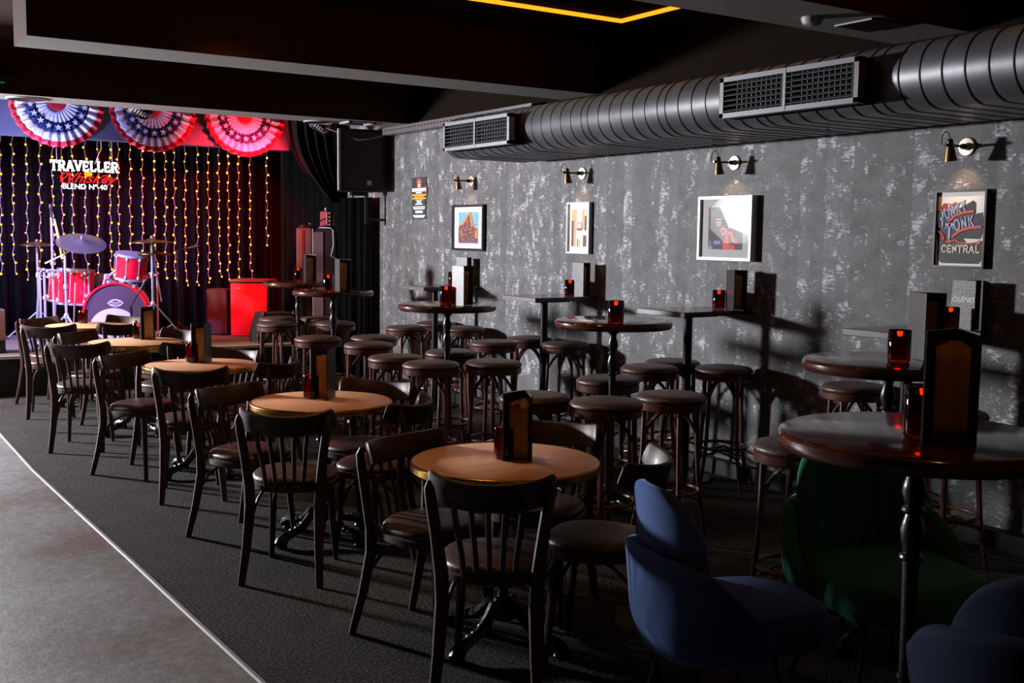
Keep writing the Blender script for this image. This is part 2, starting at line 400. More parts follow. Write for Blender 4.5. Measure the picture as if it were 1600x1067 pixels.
def beam(n, x0, y0, y1, x1=WX):
    mb = MB().use('beam_face'); xs, ys = (x0, x1), (y0, y1); z0, z1 = BZ, CEIL
    c = [(x0, y0), (x1, y0), (x1, y1), (x0, y1)]
    for i in range(4):
        a, b = c[i], c[(i + 1) % 4]; mb.poly([(*a, z0), (*b, z0), (*b, z1), (*a, z1)])
    mb.poly([(*q, z1) for q in c]); mb.use('beam_under_lit'); mb.poly([(*q, z0) for q in reversed(c)])
    struct(mb, n)
beam('trim_3', 1.13, 6.95, 7.41); beam('trim_4', -1.75, 10.0, 10.45); beam('trim_5', 1.13, 3.66, 4.13)
struct(MB().box((5.31, 4.9, .05), (.08, 13.0, .1)), 'baseboard_right', 'stage_front')

# orange LED line let into the ceiling
def led(label, x0, x1, y0, y1):
    t = thing('led_strip', label, 'strip light', (0, 0, 0), 0, 'orange ceiling light lines')
    r = .012; zz = CEIL - .035
    for n, a, b in (('light_line', (x0, y1), (x1, y1)), ('light_line', (x1, y1), (x1, y0)), ('light_line', (x1, y0), (x0, y0)), ('light_line', (x0, y0), (x0, y1))):
        MB().box(((a[0] + b[0]) / 2, (a[1] + b[1]) / 2, zz + .012), (abs(a[0] - b[0]) + 2 * r, abs(a[1] - b[1]) + 2 * r, 2 * r)).build(n, 'led_orange', t, False)
    MB().box(((x0 + x1) / 2, (y0 + y1) / 2, CEIL - .006), (x1 - x0 + .3, y1 - y0 + .3, .012)).build('housing', 'void', t, False)
led('thin orange LED line tracing a corner on the dark ceiling', 1.5, 4.93, 4.4, 6.17)
led('orange LED line on the ceiling nearest the entrance, above the near tables', 1.5, 4.93, 1.0, 3.2)

# ================================================================== AIR DUCT
def duct():
    t = thing('air_duct', 'long grey spiral-seamed ventilation duct hung along the patterned wall', 'duct', (4.55, 3, 2.435))
    r = .165; x1 = .62
    def sec(k=1.0):
        rr = r * k; P = []
        for a in arc(PI / 2, 3 * PI / 2, 17): P.append((rr * math.cos(a), rr * math.sin(a)))
        for a in arc(-PI / 2, PI / 2, 9): P.append((x1 + rr * math.cos(a) * .8, rr * math.sin(a)))
        return P
    ys = [-4.2, 4.78]
    S = sec(); mb = MB(); rows = [[(x, y, z) for x, z in S] for y in ys]
    S2 = sec(.9); rows.append([(x, ys[1] + .03, z) for x, z in S2]); rows.append([(x, ys[1] + .045, z) for x, z in sec(.7)])
    mb.grid(rows, closev=True, cap0=True, cap1=True).build('duct_body', 'duct', t)
    mb = MB(); y = -4.1; k = 0
    while y < 4.78:
        if True:
            cs = [(y - .005, .995), (y - .0025, 1.022), (y + .0025, 1.022), (y + .005, .995)]
            rows = [[(x, yy, z) for x, z in sec(q)] for yy, q in cs]; mb.grid(rows, closev=True)
        k += 1; y += .118 if k % 7 else .07
    mb.build('seam_rib', 'seam', t)
    def grille(y0, y1):
        g = MB(); yc = (y0 + y1) / 2 - 3; L = y1 - y0; xf = -.245; H = .22
        g.box((-.12, yc, -.015), (.16, L - .004, H - .004)); g.box((-.03, yc, -.015), (.2, L - .02, H - .03)); G = g.build('grille_box', 'void', t, False)
        f = MB(); x = xf - .002
        for zz in (-.015 - H / 2 + .012, -.015 + H / 2 - .012): f.box((x + .02, yc, zz), (.05, L, .026))
        for yy in (yc - L / 2 + .014, yc, yc + L / 2 - .014): f.box((x + (.0 if yy == yc else .02), yy, -.015), (.014 if yy == yc else .05, .02 if yy == yc else .028, H))
        f.build('grille_frame', 'grille', G, False)
        s = MB(); R = Matrix.Rotation(-.5, 3, 'Y')
        for i in range(6): s.box((xf + .004, yc, -.015 - H / 2 + .04 + i * .028), (.026, L - .04, .0035), R)
        for i in range(26): s.box((xf + .03, yc - L / 2 + .03 + i * (L - .06) / 25, -.015), (.006, .003, H - .04))
        s.build('louvre', 'grille', G, False)
    grille(3.54, 4.49); grille(6.65, 7.62)
    for y in (6.1, 5.05, 4.15):
        mb = MB(); mb.ring((.25, y - 3, -r - .028), .016, .003, 16, 6, axis=(.3, 1, 0)); mb.tube([(.25, y - 3, -r), (.25, y - 3, -r - .013)], .003, 6); mb.build('eye_bolt', 'grey_steel', t)
duct()
t = thing('cable_tray', 'grey perforated steel channel fixed high on the wall between beam and duct', 'cable tray', (5.32, 9.35, 2.70))
mb = MB(); L = 2.85; mb.box((-.05, -.2, .0), (.1, L, .008)); mb.box((-.1, -.2, .035), (.006, L, .075)); mb.build('channel', 'grey_steel', t, False)
mb = MB()
for i in range(42): mb.box((-.1035, -.2 - L / 2 + .05 + i * .066, .04), (.002, .03, .01))
mb.build('slot_hole', 'void', t, False)
# ceiling fittings on the beam undersides
def disc(name, label, p, r, cat):
    t = thing(name, label, cat, (p[0], p[1], BZ))
    MB().lathe([(r, 0), (r, -.006), (r * .93, -.012), (r * .9, -.008)], 32).build('rim', 'side_grey', t)
    MB().lathe([(r * .9, -.002), (r * .9, -.009), (r * .05, -.011)], 32).build('speaker_mesh', 'black_metal', t)
disc('ceiling_speaker', 'round flush ceiling speaker in the beam above the white and blue bunting', PZ(42, 154, BZ), .17, 'speaker')
disc('ceiling_speaker', 'round flush ceiling speaker in the beam above the red stage light', PZ(497, 190, BZ), .15, 'speaker')
t = thing('ceiling_vent', 'square grey vent frame in the beam above the hanging loudspeaker', 'vent', (4.76, 10.22, BZ))
mb = MB()
for s in (-1, 1): mb.box((s * .13, 0, -.008), (.03, .29, .016)); mb.box((0, s * .13, -.008), (.29, .03, .016))
mb.build('frame', 'side_grey', t, False); MB().box((0, 0, -.002), (.24, .24, .004)).build('vent_panel', 'void', t, False)
p = PZ(1275, 30, BZ)
t = thing('smoke_detector', 'small white domed smoke detector on the dark beam above the duct', 'smoke detector', (4.36, 3.9, BZ))
MB().lathe([(.055, 0), (.055, -.015), (.045, -.035), (.02, -.042), (.001, -.043)], 24).build('housing', 'side_grey', t)
t = thing('access_panel', 'flush dark ceiling panel with a thin light edge beside the smoke detector', 'panel', (4.74, 3.84, BZ))
MB().box((0, 0, -.004), (.28, .24, .008)).build('panel', 'ceiling', t, False)
mb = MB(); mb.box((-.14, 0, -.006), (.004, .24, .008)); mb.build('edge_trim', 'side_grey', t, False)
p = PY(14, 124, 9.9)
t = thing('exit_sign', 'small dim green exit sign box at the upper left corner', 'sign', (1.39, 9.975, 2.87))
MB().box((0, 0, 0), (.22, .04, .09)).build('housing', 'black_plastic', t, False)
MB().box((.0, -.022, -.01), (.09, .004, .01)).build('green_panel', 'green_led', t, False)

# ================================================================== SOFTBOX (gives the daylight-white key)
SZ0 = .40
def softbox():
    P = Vector((-1.35, 12.1, SZ0)); t = thing('photo_softbox', 'white octagonal softbox lamp on a stand left of the stage', 'softbox', P, dirang((.60, -.80)))
    c = Vector((0, .16, 1.95)); R = .40
    def oc(r, y): return [(r * math.cos(a + PI / 8), y, 1.55 + r * math.sin(a + PI / 8)) for a in [k * PI / 4 for k in range(8)]]
    MB().grid([oc(.07, -.14), oc(R + .01, .14), oc(R + .01, .18)], closev=True, cap0=True).build('hood', 'black_plastic', t, False)
    mb = MB(); mb.poly([Vector(((a - 545) * .00135, .182, 1.585 + (390 - b) * .00123)) for a, b in ((470, 170), (810, 165), (808, 520), (762, 580), (700, 615), (480, 520), (400, 330), (378, 290), (400, 235))]); o = mb.build('diffuser', 'softbox_face', t, False)
    mb = MB(); mb.tube([(.27, .19, 1.81), (.24, .19, 1.7), (.215, .19, 1.5), (.2, .19, 1.31)], [.014, .006, .006, .008], 6); mb.build('stem', 'black_plastic', t)
    mb = MB(); mb.tube([(0, -.16, .25), (0, -.16, 1.6)], .014, 8)
    mb.lathe([(.06, 0), (.06, .18)], 16, (0, -.22, 1.55), (0, 1, 0)); mb.build('pole', 'black_metal', t)
    for k in range(3):
        a = k * 2 * PI / 3 + .5; MB().tube([(0, -.16, .45), (.36 * math.cos(a), -.16 + .36 * math.sin(a), .01)], .01, 6).build('leg', 'black_metal', t)
softbox()

# ================================================================== STAGE
SY = 11.55; SZ = .40
t = thing('stage_platform', 'low black carpeted stage platform across the end of the room', 'stage', (1.81, SY, 0))
MB().box((0, 1.33, SZ / 2 - .01), (6.98, 2.66, SZ - .02)).build('platform', 'stage_front', t, False)
MB().box((0, 1.34, SZ - .01), (6.98, 2.6, .02)).build('deck_carpet', 'stage_floor', t, False)
MB().box((0, -.005, SZ - .012), (6.98, .05, .03)).build('nosing', 'stage_lip', t, False)
def curtain(name, label, x0, y0, x1, y1, z0, z1, matn='curtain', wl=.16, amp=.05, cat='curtain'):
    n = int(math.hypot(x1 - x0, y1 - y0) / wl * 10); rows = []
    dx, dy = (x1 - x0), (y1 - y0); L = math.hypot(dx, dy); nx, ny = -dy / L, dx / L
    for side in (0, .012):
        pass
    row0 = []; row1 = []
    for i in range(n + 1):
        s = i / n; ph = s * L / wl * 2 * PI; a = amp * (math.sin(ph) + .35 * math.sin(ph * .37 + 1))
        x, y = x0 + dx * s + nx * a, y0 + dy * s + ny * a
        x2, y2 = x0 + dx * s + nx * a * 1.25 + .012 * math.sin(ph * .5), y0 + dy * s + ny * a * 1.25
        row0.append((x, y, z1)); row1.append((x2, y2, z0))
    mb = MB(); mb.grid([row0, [((a[0] + b[0]) / 2, (a[1] + b[1]) / 2, (a[2] + b[2]) / 2) for a, b in zip(row0, row1)], row1])
    o = mb.build(name, matn); md = o.modifiers.new('thick', 'SOLIDIFY'); md.thickness = .006
    return tag(o, label, cat)
curtain('backdrop_curtain', 'black pleated backdrop curtain hanging behind the light strings', -1.4, 13.85, 5.2, 13.85, SZ + .02, CEIL - .01, amp=.035)
curtain('side_curtain', 'black pleated curtain at the right of the stage beside the patterned wall', 5.27, 13.6, 5.27, 11.75, .45, 3.1, amp=.04)
curtain('leg_curtain', 'narrow black curtain hiding the wall end beneath the hanging loudspeaker', 5.12, 11.45, 5.28, 10.92, .03, 2.05, amp=.03, wl=.12)
# valence board
t = tag(MB().box((1.55, 12.12, 2.9), (6.4, .2, .6)).build('valence', 'valence', None, False), 'plain painted valence board above the stage behind the bunting', 'valence')
# swept tied-back drape
mb = MB(); rows = []
A0, A1 = Vector((4.66, 11.86, 2.98)), Vector((5.14, 11.75, 2.98)); B = Vector((5.13, 11.6, 2.0))
for i in range(15):
    s = i / 14; row = []
    for j in range(25):
        u = j / 24; top = A0.lerp(A1, u); w_ = .13 * (1 - s) + .02
        p = top.lerp(B + Vector(((u - .5) * .12, 0, 0)), s); p.x -= .16 * math.sin(s * PI) * (1 - u) ; p.y += .04 * (1 - .6 * s) * math.sin(u * 30)
        p.z = top.z + (B.z - top.z) * (s ** (1.0)); row.append(p)
    rows.append(row)
mb.grid(rows); o = mb.build('tied_drape', 'drape'); o.modifiers.new('t', 'SOLIDIFY').thickness = .006
tag(o, 'dark drape swept down and gathered at the right edge of the stage', 'drape')
# bunting fans
def star(cx, cy, r): return [(cx + (r if k % 2 == 0 else r * .42) * math.sin(k * PI / 5), cy + (r if k % 2 == 0 else r * .42) * math.cos(k * PI / 5)) for k in range(10)]
def fan(cx, label):
    R = .46; t = thing('bunting_fan', label, 'bunting', (cx, 11.98, 2.955), 0, 'pleated bunting fans on the valence')
    bands = [(0.02, .20, 'cloth_red', 'centre_band'), (.20, .46, 'cloth_white', 'white_band'), (.46, .68, 'cloth_navy', 'star_band'), (.68, .88, 'cloth_white', 'white_band'), (.88, 1.0, 'cloth_red', 'red_border')]
    n = 96
    def pt(r, a):
        y = .028 * r * math.sin(a * 30) * (.5 + r); return Vector((R * 1.0 * r * math.cos(a), y - .01 - .02 * r, -R * r * abs(math.sin(a))))
    for r0, r1, mt, nm in bands:
        mb = MB(); mb.grid([[pt(r0 + (r1 - r0) * q / 3, PI * k / n) for k in range(n + 1)] for q in range(4)])
        b = mb.build(nm, mt, t, True, 80)
        b.modifiers.new('t', 'SOLIDIFY').thickness = .003
        if nm == 'star_band':
            mb = MB()
            for k in range(9):
                a = PI * (k + .5) / 9; c = pt(.57, a); mb.prism([(x, z) for x, z in star(0, 0, .036)], Matrix.Translation((c.x, c.y - .03, c.z)) @ WB, .002)
            mb.build('star', 'cloth_white', b, False)
fan(2.213, 'white and navy pleated bunting fan at the left of the valence')
fan(3.18, 'pleated bunting fan in the middle, half lavender and half red lit')
fan(4.19, 'pleated bunting fan at the right end, glowing red')
# light strings
xs = [1, 20, 42, 62, 82, 97, 113, 133, 153, 172, 185, 203, 222, 241, 258, 272, 289, 308, 325, 341.5, 356, 372, 390, 416]
zb = [428, 427, 437, 437, 412, 425, 437, 427, 434, 420, 430, 425, 420, 418, 436, 436, 445, 446, 442, 431, 437, 439, 438, 382]
bulb_me = MB().lathe([(.001, -.011), (.008, -.008), (.011, 0), (.008, .008), (.001, .011)], 8).use('bulb').me('bulb'); bulb_me.materials.clear(); bulb_me.materials.append(M['bulb'])
mat('wire_clear', lin(120, 105, 120), .5, spec=.2)
for i, (u, v) in enumerate(zip(xs, zb)):
    top = PY(u, 222, 13.55); bot = PY(u + 1.5, v, 13.55)
    side = 'leftmost' if i == 0 else ('rightmost short' if i == 23 else None)
    lb = f'{side} string of amber fairy lights on the black stage curtain' if side else ('string of amber fairy lights on the black curtain ' + ('behind the drum kit' if i < 14 else 'right of the drums'))
    t = thing('light_string', lb, 'string light', (top.x, 13.55, 0), 0, 'amber light strings on the stage curtain, outermost' if side else ('amber light strings behind the drum kit' if i < 14 else 'amber light strings on the right of the curtain'))
    n = int((2.95 - bot.z) / .055); pts = [Vector(((bot.x - top.x) * k / n + .01 * math.sin(k * 1.7 + i) + (.03 * max(0, k - n + 3) / 3 if i % 3 == 1 else 0), 0, 2.95 - (2.95 - bot.z) * k / n)) for k in range(n + 1)]
    MB().tube(pts, .0045, 5).build('wire', 'wire_clear', t)
    for k in range(2, n + 1):
        if k % 2 and k != n: continue
        o = bpy.data.objects.new('bulb', bulb_me); col.objects.link(o); o.parent = t; o.location = pts[k] + Vector((random.uniform(-.012, .012), -.008, random.uniform(-.012, .012)))
        o.scale = (random.uniform(.75, 1.3),) * 3
t = thing('hanging_rail', 'thin black rail under the ceiling carrying the fairy light strings', 'rail', (3.2, 13.55, 2.955))
mb = MB(); mb.tube([(-2.2, 0, 0), (1.95, 0, 0)], .012, 8)
for x in (-2, -.7, .7, 1.9): mb.tube([(x, 0, 0), (x, 0, CEIL - 2.955)], .008, 6)
mb.build('rail', 'black_metal', t)
# neon sign
t = thing('neon_sign', 'lit sign reading TRAVELLER Whiskey BLEND No 40 on the stage curtain', 'sign', (2.78, 13.5, 2.32))
mb = MB().use('neon_white'); W_ = slab(MB(), Matrix.Identity(4), 'TRAVELLER', .22, .1, .36)
mb = MB(); slab(mb, Matrix.Translation((-.38, 0, .02)) @ WB @ Matrix.Diagonal((.77 / W_, .115, .15, 1)), 'TRAVELLER', .22, .1, .36); mb.build('headline', 'neon_white', t, False)
text_mesh('script_word', 'Whiskey', .165, 'neon_red', Matrix.Translation((.005, 0, -.065)) @ WB @ Matrix.Diagonal((1.12, 1, 1, 1)), t, shear=.55, off=.0)
mb = MB(); mb.tube([(-.2 - .07 * math.cos(a) - .0, -.01, -.07 + .06 * math.sin(a)) for a in arc(-2.2, 2.4, 14)], .006, 6); mb.tube([(.22, -.01, -.1), (.26, -.01, -.06), (.25, -.01, -.02), (.2, -.01, -.03)], .006, 6); mb.build('swash', 'neon_red', t)
text_mesh('subtitle', 'BLEND N\u00ba 40', .078, 'neon_white', Matrix.Translation((.0, 0, -.165)) @ WB @ Matrix.Diagonal((1.12, 1.1, 1, 1)), t, off=.0007)
mb = MB(); mb.prism([(.04 + .05 * math.cos(a), -.012 + .03 * math.sin(a)) for a in arc(0, 2 * PI, 9)[:-1]], WB, .01); mb.build('amber_emblem', 'neon_amber', t)
mb = MB()
for x in (-.3, .32): mb.tube([(x, .02, .12), (x, .045, .635)], .003, 5)
mb.tube([(.12, .02, .11), (.2, .02, .3), (.19, .02, .5)], .004, 5); mb.build('hanging_wire', 'white_cable', t)

# ---- drum kit
def tripod(t, h, leg_r=.3, mt='chrome', hub=.32, seg=6, rot=0):
    MB().tube([(0, 0, .06), (0, 0, h)], .013, 8).lathe([(.02, hub - .03), (.026, hub - .02), (.026, hub + .02), (.02, hub + .03)], 10).lathe([(.02, h * .62), (.024, h * .64), (.02, h * .67)], 10).build('pole', mt, t)
    for k in range(3):
        a = rot + k * 2 * PI / 3; c, s = math.cos(a), math.sin(a)
        mb = MB(); mb.tube([(0.02 * c, .02 * s, hub), (leg_r * c, leg_r * s, .015)], .010, 6); mb.tube([(0.015 * c, .015 * s, .12), (leg_r * .52 * c, leg_r * .52 * s, hub * .5)], .007, 6)
        L = mb.build('leg', mt, t); MB().lathe([(.014, 0), (.018, .012), (.012, .03)], 8, (leg_r * c, leg_r * s, 0)).build('rubber_foot', 'black_plastic', L)
def cym(t, r, loc, tilt, mt, name='cymbal'):
    q = Quaternion(tilt[:3], tilt[3]); mb = MB()
    mb.lathe([(.012, .035), (r * .18, .028), (r * .22, .018), (r * .6, .008), (r, -.012), (r, -.016), (r * .6, .003), (r * .2, .012), (.012, .028)], 40)
    mb.bm.transform(Matrix.Translation(loc) @ q.to_matrix().to_4x4()); mb.build(name, mt, t)
def kitpos(u, v, y): p = PY(u, v, y); return p
Y0 = 12.55
p = kitpos(50, 381, 13.15)
t = thing('cymbal_stand', 'chrome stand with a small level cymbal at the left of the drum kit', 'cymbal', (p.x + .05, 13.15, SZ), 0, 'cymbals of the drum kit'); hh = p.z - SZ
tripod(t, hh + .05, .38, rot=.4); cym(t, .18, (0, 0, hh), (1, 0, 0, .04), 'cymbal')
p = kitpos(127, 380, 12.35); b = kitpos(104, 500, 12.35)
t = thing('cymbal_stand', 'chrome boom stand holding the large dark ride cymbal tilted to the room', 'cymbal', (b.x, 12.35, SZ), 0, 'cymbals of the drum kit')
hh = kitpos(102, 397, 12.35).z - SZ; tripod(t, hh, .3, rot=1.0)
MB().tube([(-.2, 0, hh - .1), (0, 0, hh), (p.x - b.x, 0, p.z - SZ + .0)], .009, 8).tube([(p.x - b.x, 0, p.z - SZ - .02), (p.x - b.x, -.02, p.z - SZ + .08)], .008, 6).build('boom_arm', 'chrome', t)
cym(t, .26, (p.x - b.x, .0, p.z - SZ + .01), (1, 0, 0.0, .42), 'cymbal_dark')
p = kitpos(237, 377, 12.0)
t = thing('cymbal_stand', 'chrome stand with two stacked brass cymbals right of the bass drum', 'cymbal', (p.x, 12.0, SZ), 0, 'cymbals of the drum kit'); hh = p.z - SZ
tripod(t, hh + .06, .38, rot=-.35, hub=.45); cym(t, .225, (0, 0, hh), (0, 1, 0, -.02), 'cymbal'); cym(t, .19, (.06, .1, hh - .13), (0, 1, 0, .03), 'brass', 'cymbal')
MB().tube([(.015, 0, hh - .15), (.1, .02, hh * .42)], .008, 6).build('rod', 'chrome', t)
def lugs(t, r, z0, z1, n, mt='chrome'):
    mb = MB()
    for k in range(n):
        a = 2 * PI * k / n + .3; c, s = math.cos(a), math.sin(a)
        mb.tube([(r * 1.03 * c, r * 1.03 * s, z0), (r * 1.03 * c, r * 1.03 * s, z1)], .005, 5); mb.lathe([(.008, -.02), (.016, -.01), (.016, .01), (.008, .02)], 8, (r * 1.05 * c, r * 1.05 * s, z1 - .03))
        mb.lathe([(.008, -.02), (.016, -.01), (.016, .01), (.008, .02)], 8, (r * 1.05 * c, r * 1.05 * s, z0 + .03))
    mb.build('tension_lug', mt, t)
# bass drum
c = kitpos(181, 487, 12.15); Rb = .33
t = thing('bass_drum', 'red bass drum lying on its side, dark head with diamond badge and port hole', 'drum', (c.x, 12.15, SZ), -.32)
zc = Rb + .02
MB().lathe([(Rb * .97, 0), (Rb * .97, .42)], 48, (0, 0, zc), (0, 1, 0)).build('shell', 'drum_red', t)
for yy, nm in ((-.01, 'hoop'), (.43, 'hoop')):
    mb = MB(); mb.lathe([(Rb * .96, -.02), (Rb * 1.03, -.02), (Rb * 1.03, .025), (Rb * .96, .025), (Rb * .96, -.02)], 48, (0, yy, zc), (0, 1, 0), cap=False); mb.build(nm, 'drum_red' if yy < 0 else 'side_grey', t)
hd = MB().lathe([(Rb * .96, 0), (.001, -.001)], 48, (0, -.014, zc), (0, 1, 0), cap=False).build('drum_head', 'drum_dark', t)
TF = Matrix.Translation((0, -.017, zc)) @ WB
mb = MB(); mb.prism([(-.265, -.1)] + [(-.02 + .25 * math.cos(a), -.16 + .22 * math.sin(a)) for a in arc(PI * .93, .1, 14)] + [(.262, -.1)] + [(Rb * .93 * math.cos(a), Rb * .93 * math.sin(a)) for a in arc(-.4, -PI + .4, 12)], TF, .001); mb.build('painted_panel', 'drum_head', hd, False)
mb = MB(); mb.prism([(-.085, .115), (-.05, .145), (0, .16), (.05, .145), (.085, .115), (.05, .085), (0, .07), (-.05, .085)], TF @ Matrix.Translation((0, 0, .001)), .001); mb.build('badge', 'drum_head', hd, False)
mb = MB(); mb.prism([(-.07, .115), (0, .148), (.07, .115), (0, .082)], TF @ Matrix.Translation((0, 0, .002)), .001); mb.use('drum_dark').build('badge_center', 'drum_dark', hd, False)
mb = MB(); mb.box((0, -.0195, zc + .118), (.09, .002, .008)); mb.box((0, -.0195, zc + .1), (.06, .002, .006)); mb.build('badge_line', 'drum_head', hd, False)
MB().ring((.12, -.022, zc - .13), .072, .009, 28, 6, axis=(0, 1, 0)).build('port_ring', 'black_plastic', hd)
mb = MB()
for k in range(8):
    a = 2 * PI * k / 8 + .2; x, z = Rb * 1.06 * math.cos(a), Rb * 1.06 * math.sin(a)
    mb.tube([(x, -.02, zc + z), (x, .45, zc + z)], .006, 6); mb.box((x, .06, zc + z), (.03, .06, .03), bev=.006); mb.box((x, .36, zc + z), (.03, .06, .03), bev=.006); mb.box((x, -.02, zc + z), (.035, .02, .035), bev=.006)
mb.build('tension_lug', 'chrome', t)
for s in (-1, 1): MB().tube([(s * Rb * .9, .1, zc - .1), (s * (Rb + .14), -.08, -zc + zc + .005)], .008, 6).build('spur', 'chrome', t)
# toms
def tom(label, u, v, y, r, h, tilt, stand_x):
    p = kitpos(u, v, y); t = thing('tom_drum', label, 'drum', (p.x, y, p.z), 0, 'red toms of the drum kit')
    t.rotation_euler = (tilt, 0.06, 0)
    MB().lathe([(r, -h / 2), (r, h / 2)], 36).build('shell', 'drum_red', t)
    for z in (-h / 2, h / 2): MB().lathe([(r * .98, z - .012), (r * 1.05, z - .012), (r * 1.05, z + .012), (r * .98, z + .012)], 36).build('hoop', 'chrome', t)
    MB().lathe([(r * .99, h / 2), (.001, h / 2 + .001)], 36, cap=False).build('drum_head', 'drum_head', t)
    lugs(t, r, -h / 2, h / 2, 8)
    return t, p
t, p = tom('red rack tom tilted above the right side of the bass drum', 204, 416, 12.25, .165, .26, .18, 0)
MB().tube([(-.16, -.02, -.05), (-.26, 0, -.16), (-.28, .05, -.36)], .013, 8).build('mount', 'chrome', t); MB().box((-.24, 0, -.13), (.06, .05, .06), bev=.01).build('clamp', 'chrome', t); MB().box((.2, 0, -.1), (.07, .05, .05), bev=.01).build('clamp', 'chrome', t)
t, p = tom('tall red floor tom at the left of the bass drum', 118, 448, 12.8, .19, .38, .0, 0)
for a in (.5, 2.6, 4.5): MB().tube([(.21 * math.cos(a), .21 * math.sin(a), .05), (.21 * math.cos(a), .21 * math.sin(a), SZ - p.z + .005)], .008, 6).build('leg', 'chrome', t)
t, p = tom('darker red rack tom hung on the stand at the far left of the kit', 98, 448, 12.95, .15, .3, .1, 0)
MB().tube([(-.15, 0, .1), (-.25, 0, .12), (-.25, .0, SZ - p.z + .07)], .013, 8).build('mount', 'chrome', t)
p = kitpos(155, 437, 12.95)
t = thing('snare_drum', 'shallow snare drum standing behind the bass drum', 'drum', (p.x, 12.95, p.z))
MB().lathe([(.18, -.07), (.185, .06), (.19, .065), (.17, .068), (.001, .068)], 36).build('shell', 'cymbal_dark', t)
MB().tube([(0, 0, -.07), (0, 0, SZ - p.z + .005)], .013, 8).build('stand', 'chrome', t)
# extra upright stands and mics
def mic_stand(label, u, v_top, y, boom=None, mt='chrome', leg=.25, head=True):
    p = kitpos(u, v_top, y); t = thing('microphone_stand', label, 'microphone stand', (p.x, y, SZ)); h_ = p.z - SZ
    tripod(t, h_, leg, mt, .14)
    if boom:
        q = kitpos(boom[0], boom[1], y); e = Vector((q.x - p.x, -.03, q.z - SZ)); MB().tube([(-e.x * .25, .01, h_ - (e.z - h_) * .25), (0, 0, h_), e], .007, 6).build('boom_arm', mt, t)
    else: e = Vector((0, 0, h_))
    if head:
        d = (e - Vector((0, 0, h_ - .001))).normalized() if boom else Vector((0, 0, 1))
        mb = MB(); mb.lathe([(.012, 0), (.015, .09), (.026, .11), (.026, .14), (.012, .155)], 12, e, d); mb.build('microphone', 'black_plastic', t)
    return t
mic_stand('tall dark chrome microphone stand left of the ride cymbal', 80, 340, 12.75, None, 'chrome', .2)
mic_stand('thick chrome rack stand with clamps at the left of the kit', 69, 425, 12.6, None, 'chrome', .3, False)
mic_stand('slim black boom microphone stand lit red right of the cymbals', 277, 391, 12.95, (290, 388), 'black_metal', .24)
mic_stand('black microphone leaning into the bass drum head', 205, 478, 11.95, (217, 455), 'black_metal', .14)
p0, p1 = kitpos(85, 342, 12.5), kitpos(98, 404, 12.5)
t = tag(MB().tube([p0, p1 + Vector((0, -.02, 0))], [.010, .022], 10).build('wooden_boom', 'wood_pole'), 'tapering yellow wooden pole slanting beside the ride cymbal', 'pole')
mb = MB().tube([p1, Vector((p1.x, 12.5, p1.z - .1)), Vector((p1.x + .02, 12.5, SZ + .01))], .006, 6)
tag(mb.build('support_rod', 'black_metal'), 'thin black rod under the yellow wooden pole', 'rod')
mb = MB()
for (u, v) in ((68, 421), (74, 424), (61, 420), (86, 430), (104, 424), (112, 427), (121, 424), (128, 430), (139, 425), (138, 434), (180, 425), (188, 432), (182, 436), (193, 427), (226, 424), (234, 428), (228, 437), (246, 427)):
    p = kitpos(u, v, 12.62); mb.box(p, (.035, .03, .03), Matrix.Rotation(u, 3, 'Y'), bev=.008)
for a_, b_ in (((60, 421), (140, 426)), ((180, 428), (246, 430))):
    mb.tube([kitpos(*a_, 12.62), kitpos(*b_, 12.62)], .012, 8)
for u in (62, 138, 181, 245): p = kitpos(u, 425, 12.62); mb.tube([p, Vector((p.x, 12.62, SZ + .005))], .011, 8)
tag(mb.build('drum_rack', 'chrome'), 'chrome tubular drum rack with clamps carrying the toms', 'drum rack')
# ---- cabinets on stage
def cab(name, label, c, size, parts, rz=0, cat='amplifier', body='black_plastic', bev=.012):
    t = thing(name, label, cat, (c[0], c[1], c[2]), rz); sx, sy, sz = size
    MB().box((0, 0, sz / 2), size, bev=bev).build('cabinet', body, t, False)
    for nm, mt, (x0, x1, z0, z1) in parts: MB().box(((x0 + x1) / 2 * sx, -sy / 2 - .003, (z0 + z1) / 2 * sz), ((x1 - x0) * sx, .012, (z1 - z0) * sz), bev=.004).build(nm, mt, t, False)
    return t
def cabpos(u0, u1, y): a, b = PY(u0, 500, y), PY(u1, 500, y); return (a.x + b.x) / 2, b.x - a.x
x, wd = cabpos(376, 430, 12.5)
t = cab('storage_cabinet', 'bright red square cabinet with a dark top at the right of the stage', (x + .02, 12.5 + .2, SZ), (.45, .42, .66), [('front_panel', 'red_cab', (-.49, .49, .01, .96))], -.62, cat='cabinet')
MB().box((0, 0, .67), (.47, .44, .025)).build('top_board', 'brown_cab', t, False)
MB().box((-.13, -.222, .58), (.06, .004, .015)).build('maker_plate', 'chrome', t, False)
x, wd = cabpos(331, 371, 12.85)
t = cab('bass_cabinet', 'dark red lit speaker cabinet standing left of the red cabinet', (x - .02, 12.85 + .1, SZ), (.27, .26, .56), [('grille_cloth', 'dark_red', (-.46, .46, .03, .96))], -.62, cat='speaker', body='dark_red')
p = PY(0, 545, 11.9); x, wd = cabpos(-34, 9, 11.8)
t = cab('guitar_amplifier', 'small tan-fronted guitar amplifier cut by the left edge on the stage', (x, 12.0, SZ), (wd, .3, .45), [('grille_cloth', 'tan_cloth', (-.47, .5, .3, .99))], cat='amplifier')
x, wd = cabpos(471, 493, 12.5)
t = cab('flight_case', 'tall brown upright case behind the grey speaker column', (x, 12.62, SZ), (wd + .0, .3, 1.31), [('latch_strip', 'dark_red', (-.05, .05, .1, .98)), ('front_panel', 'brown_cab', (-.47, -.1, .02, .98)), ('front_panel', 'brown_cab', (.1, .47, .02, .98))], -.4, cat='case', body='brown_cab')
a, b = PY(492, 400, 11.95), PY(541, 400, 11.95)
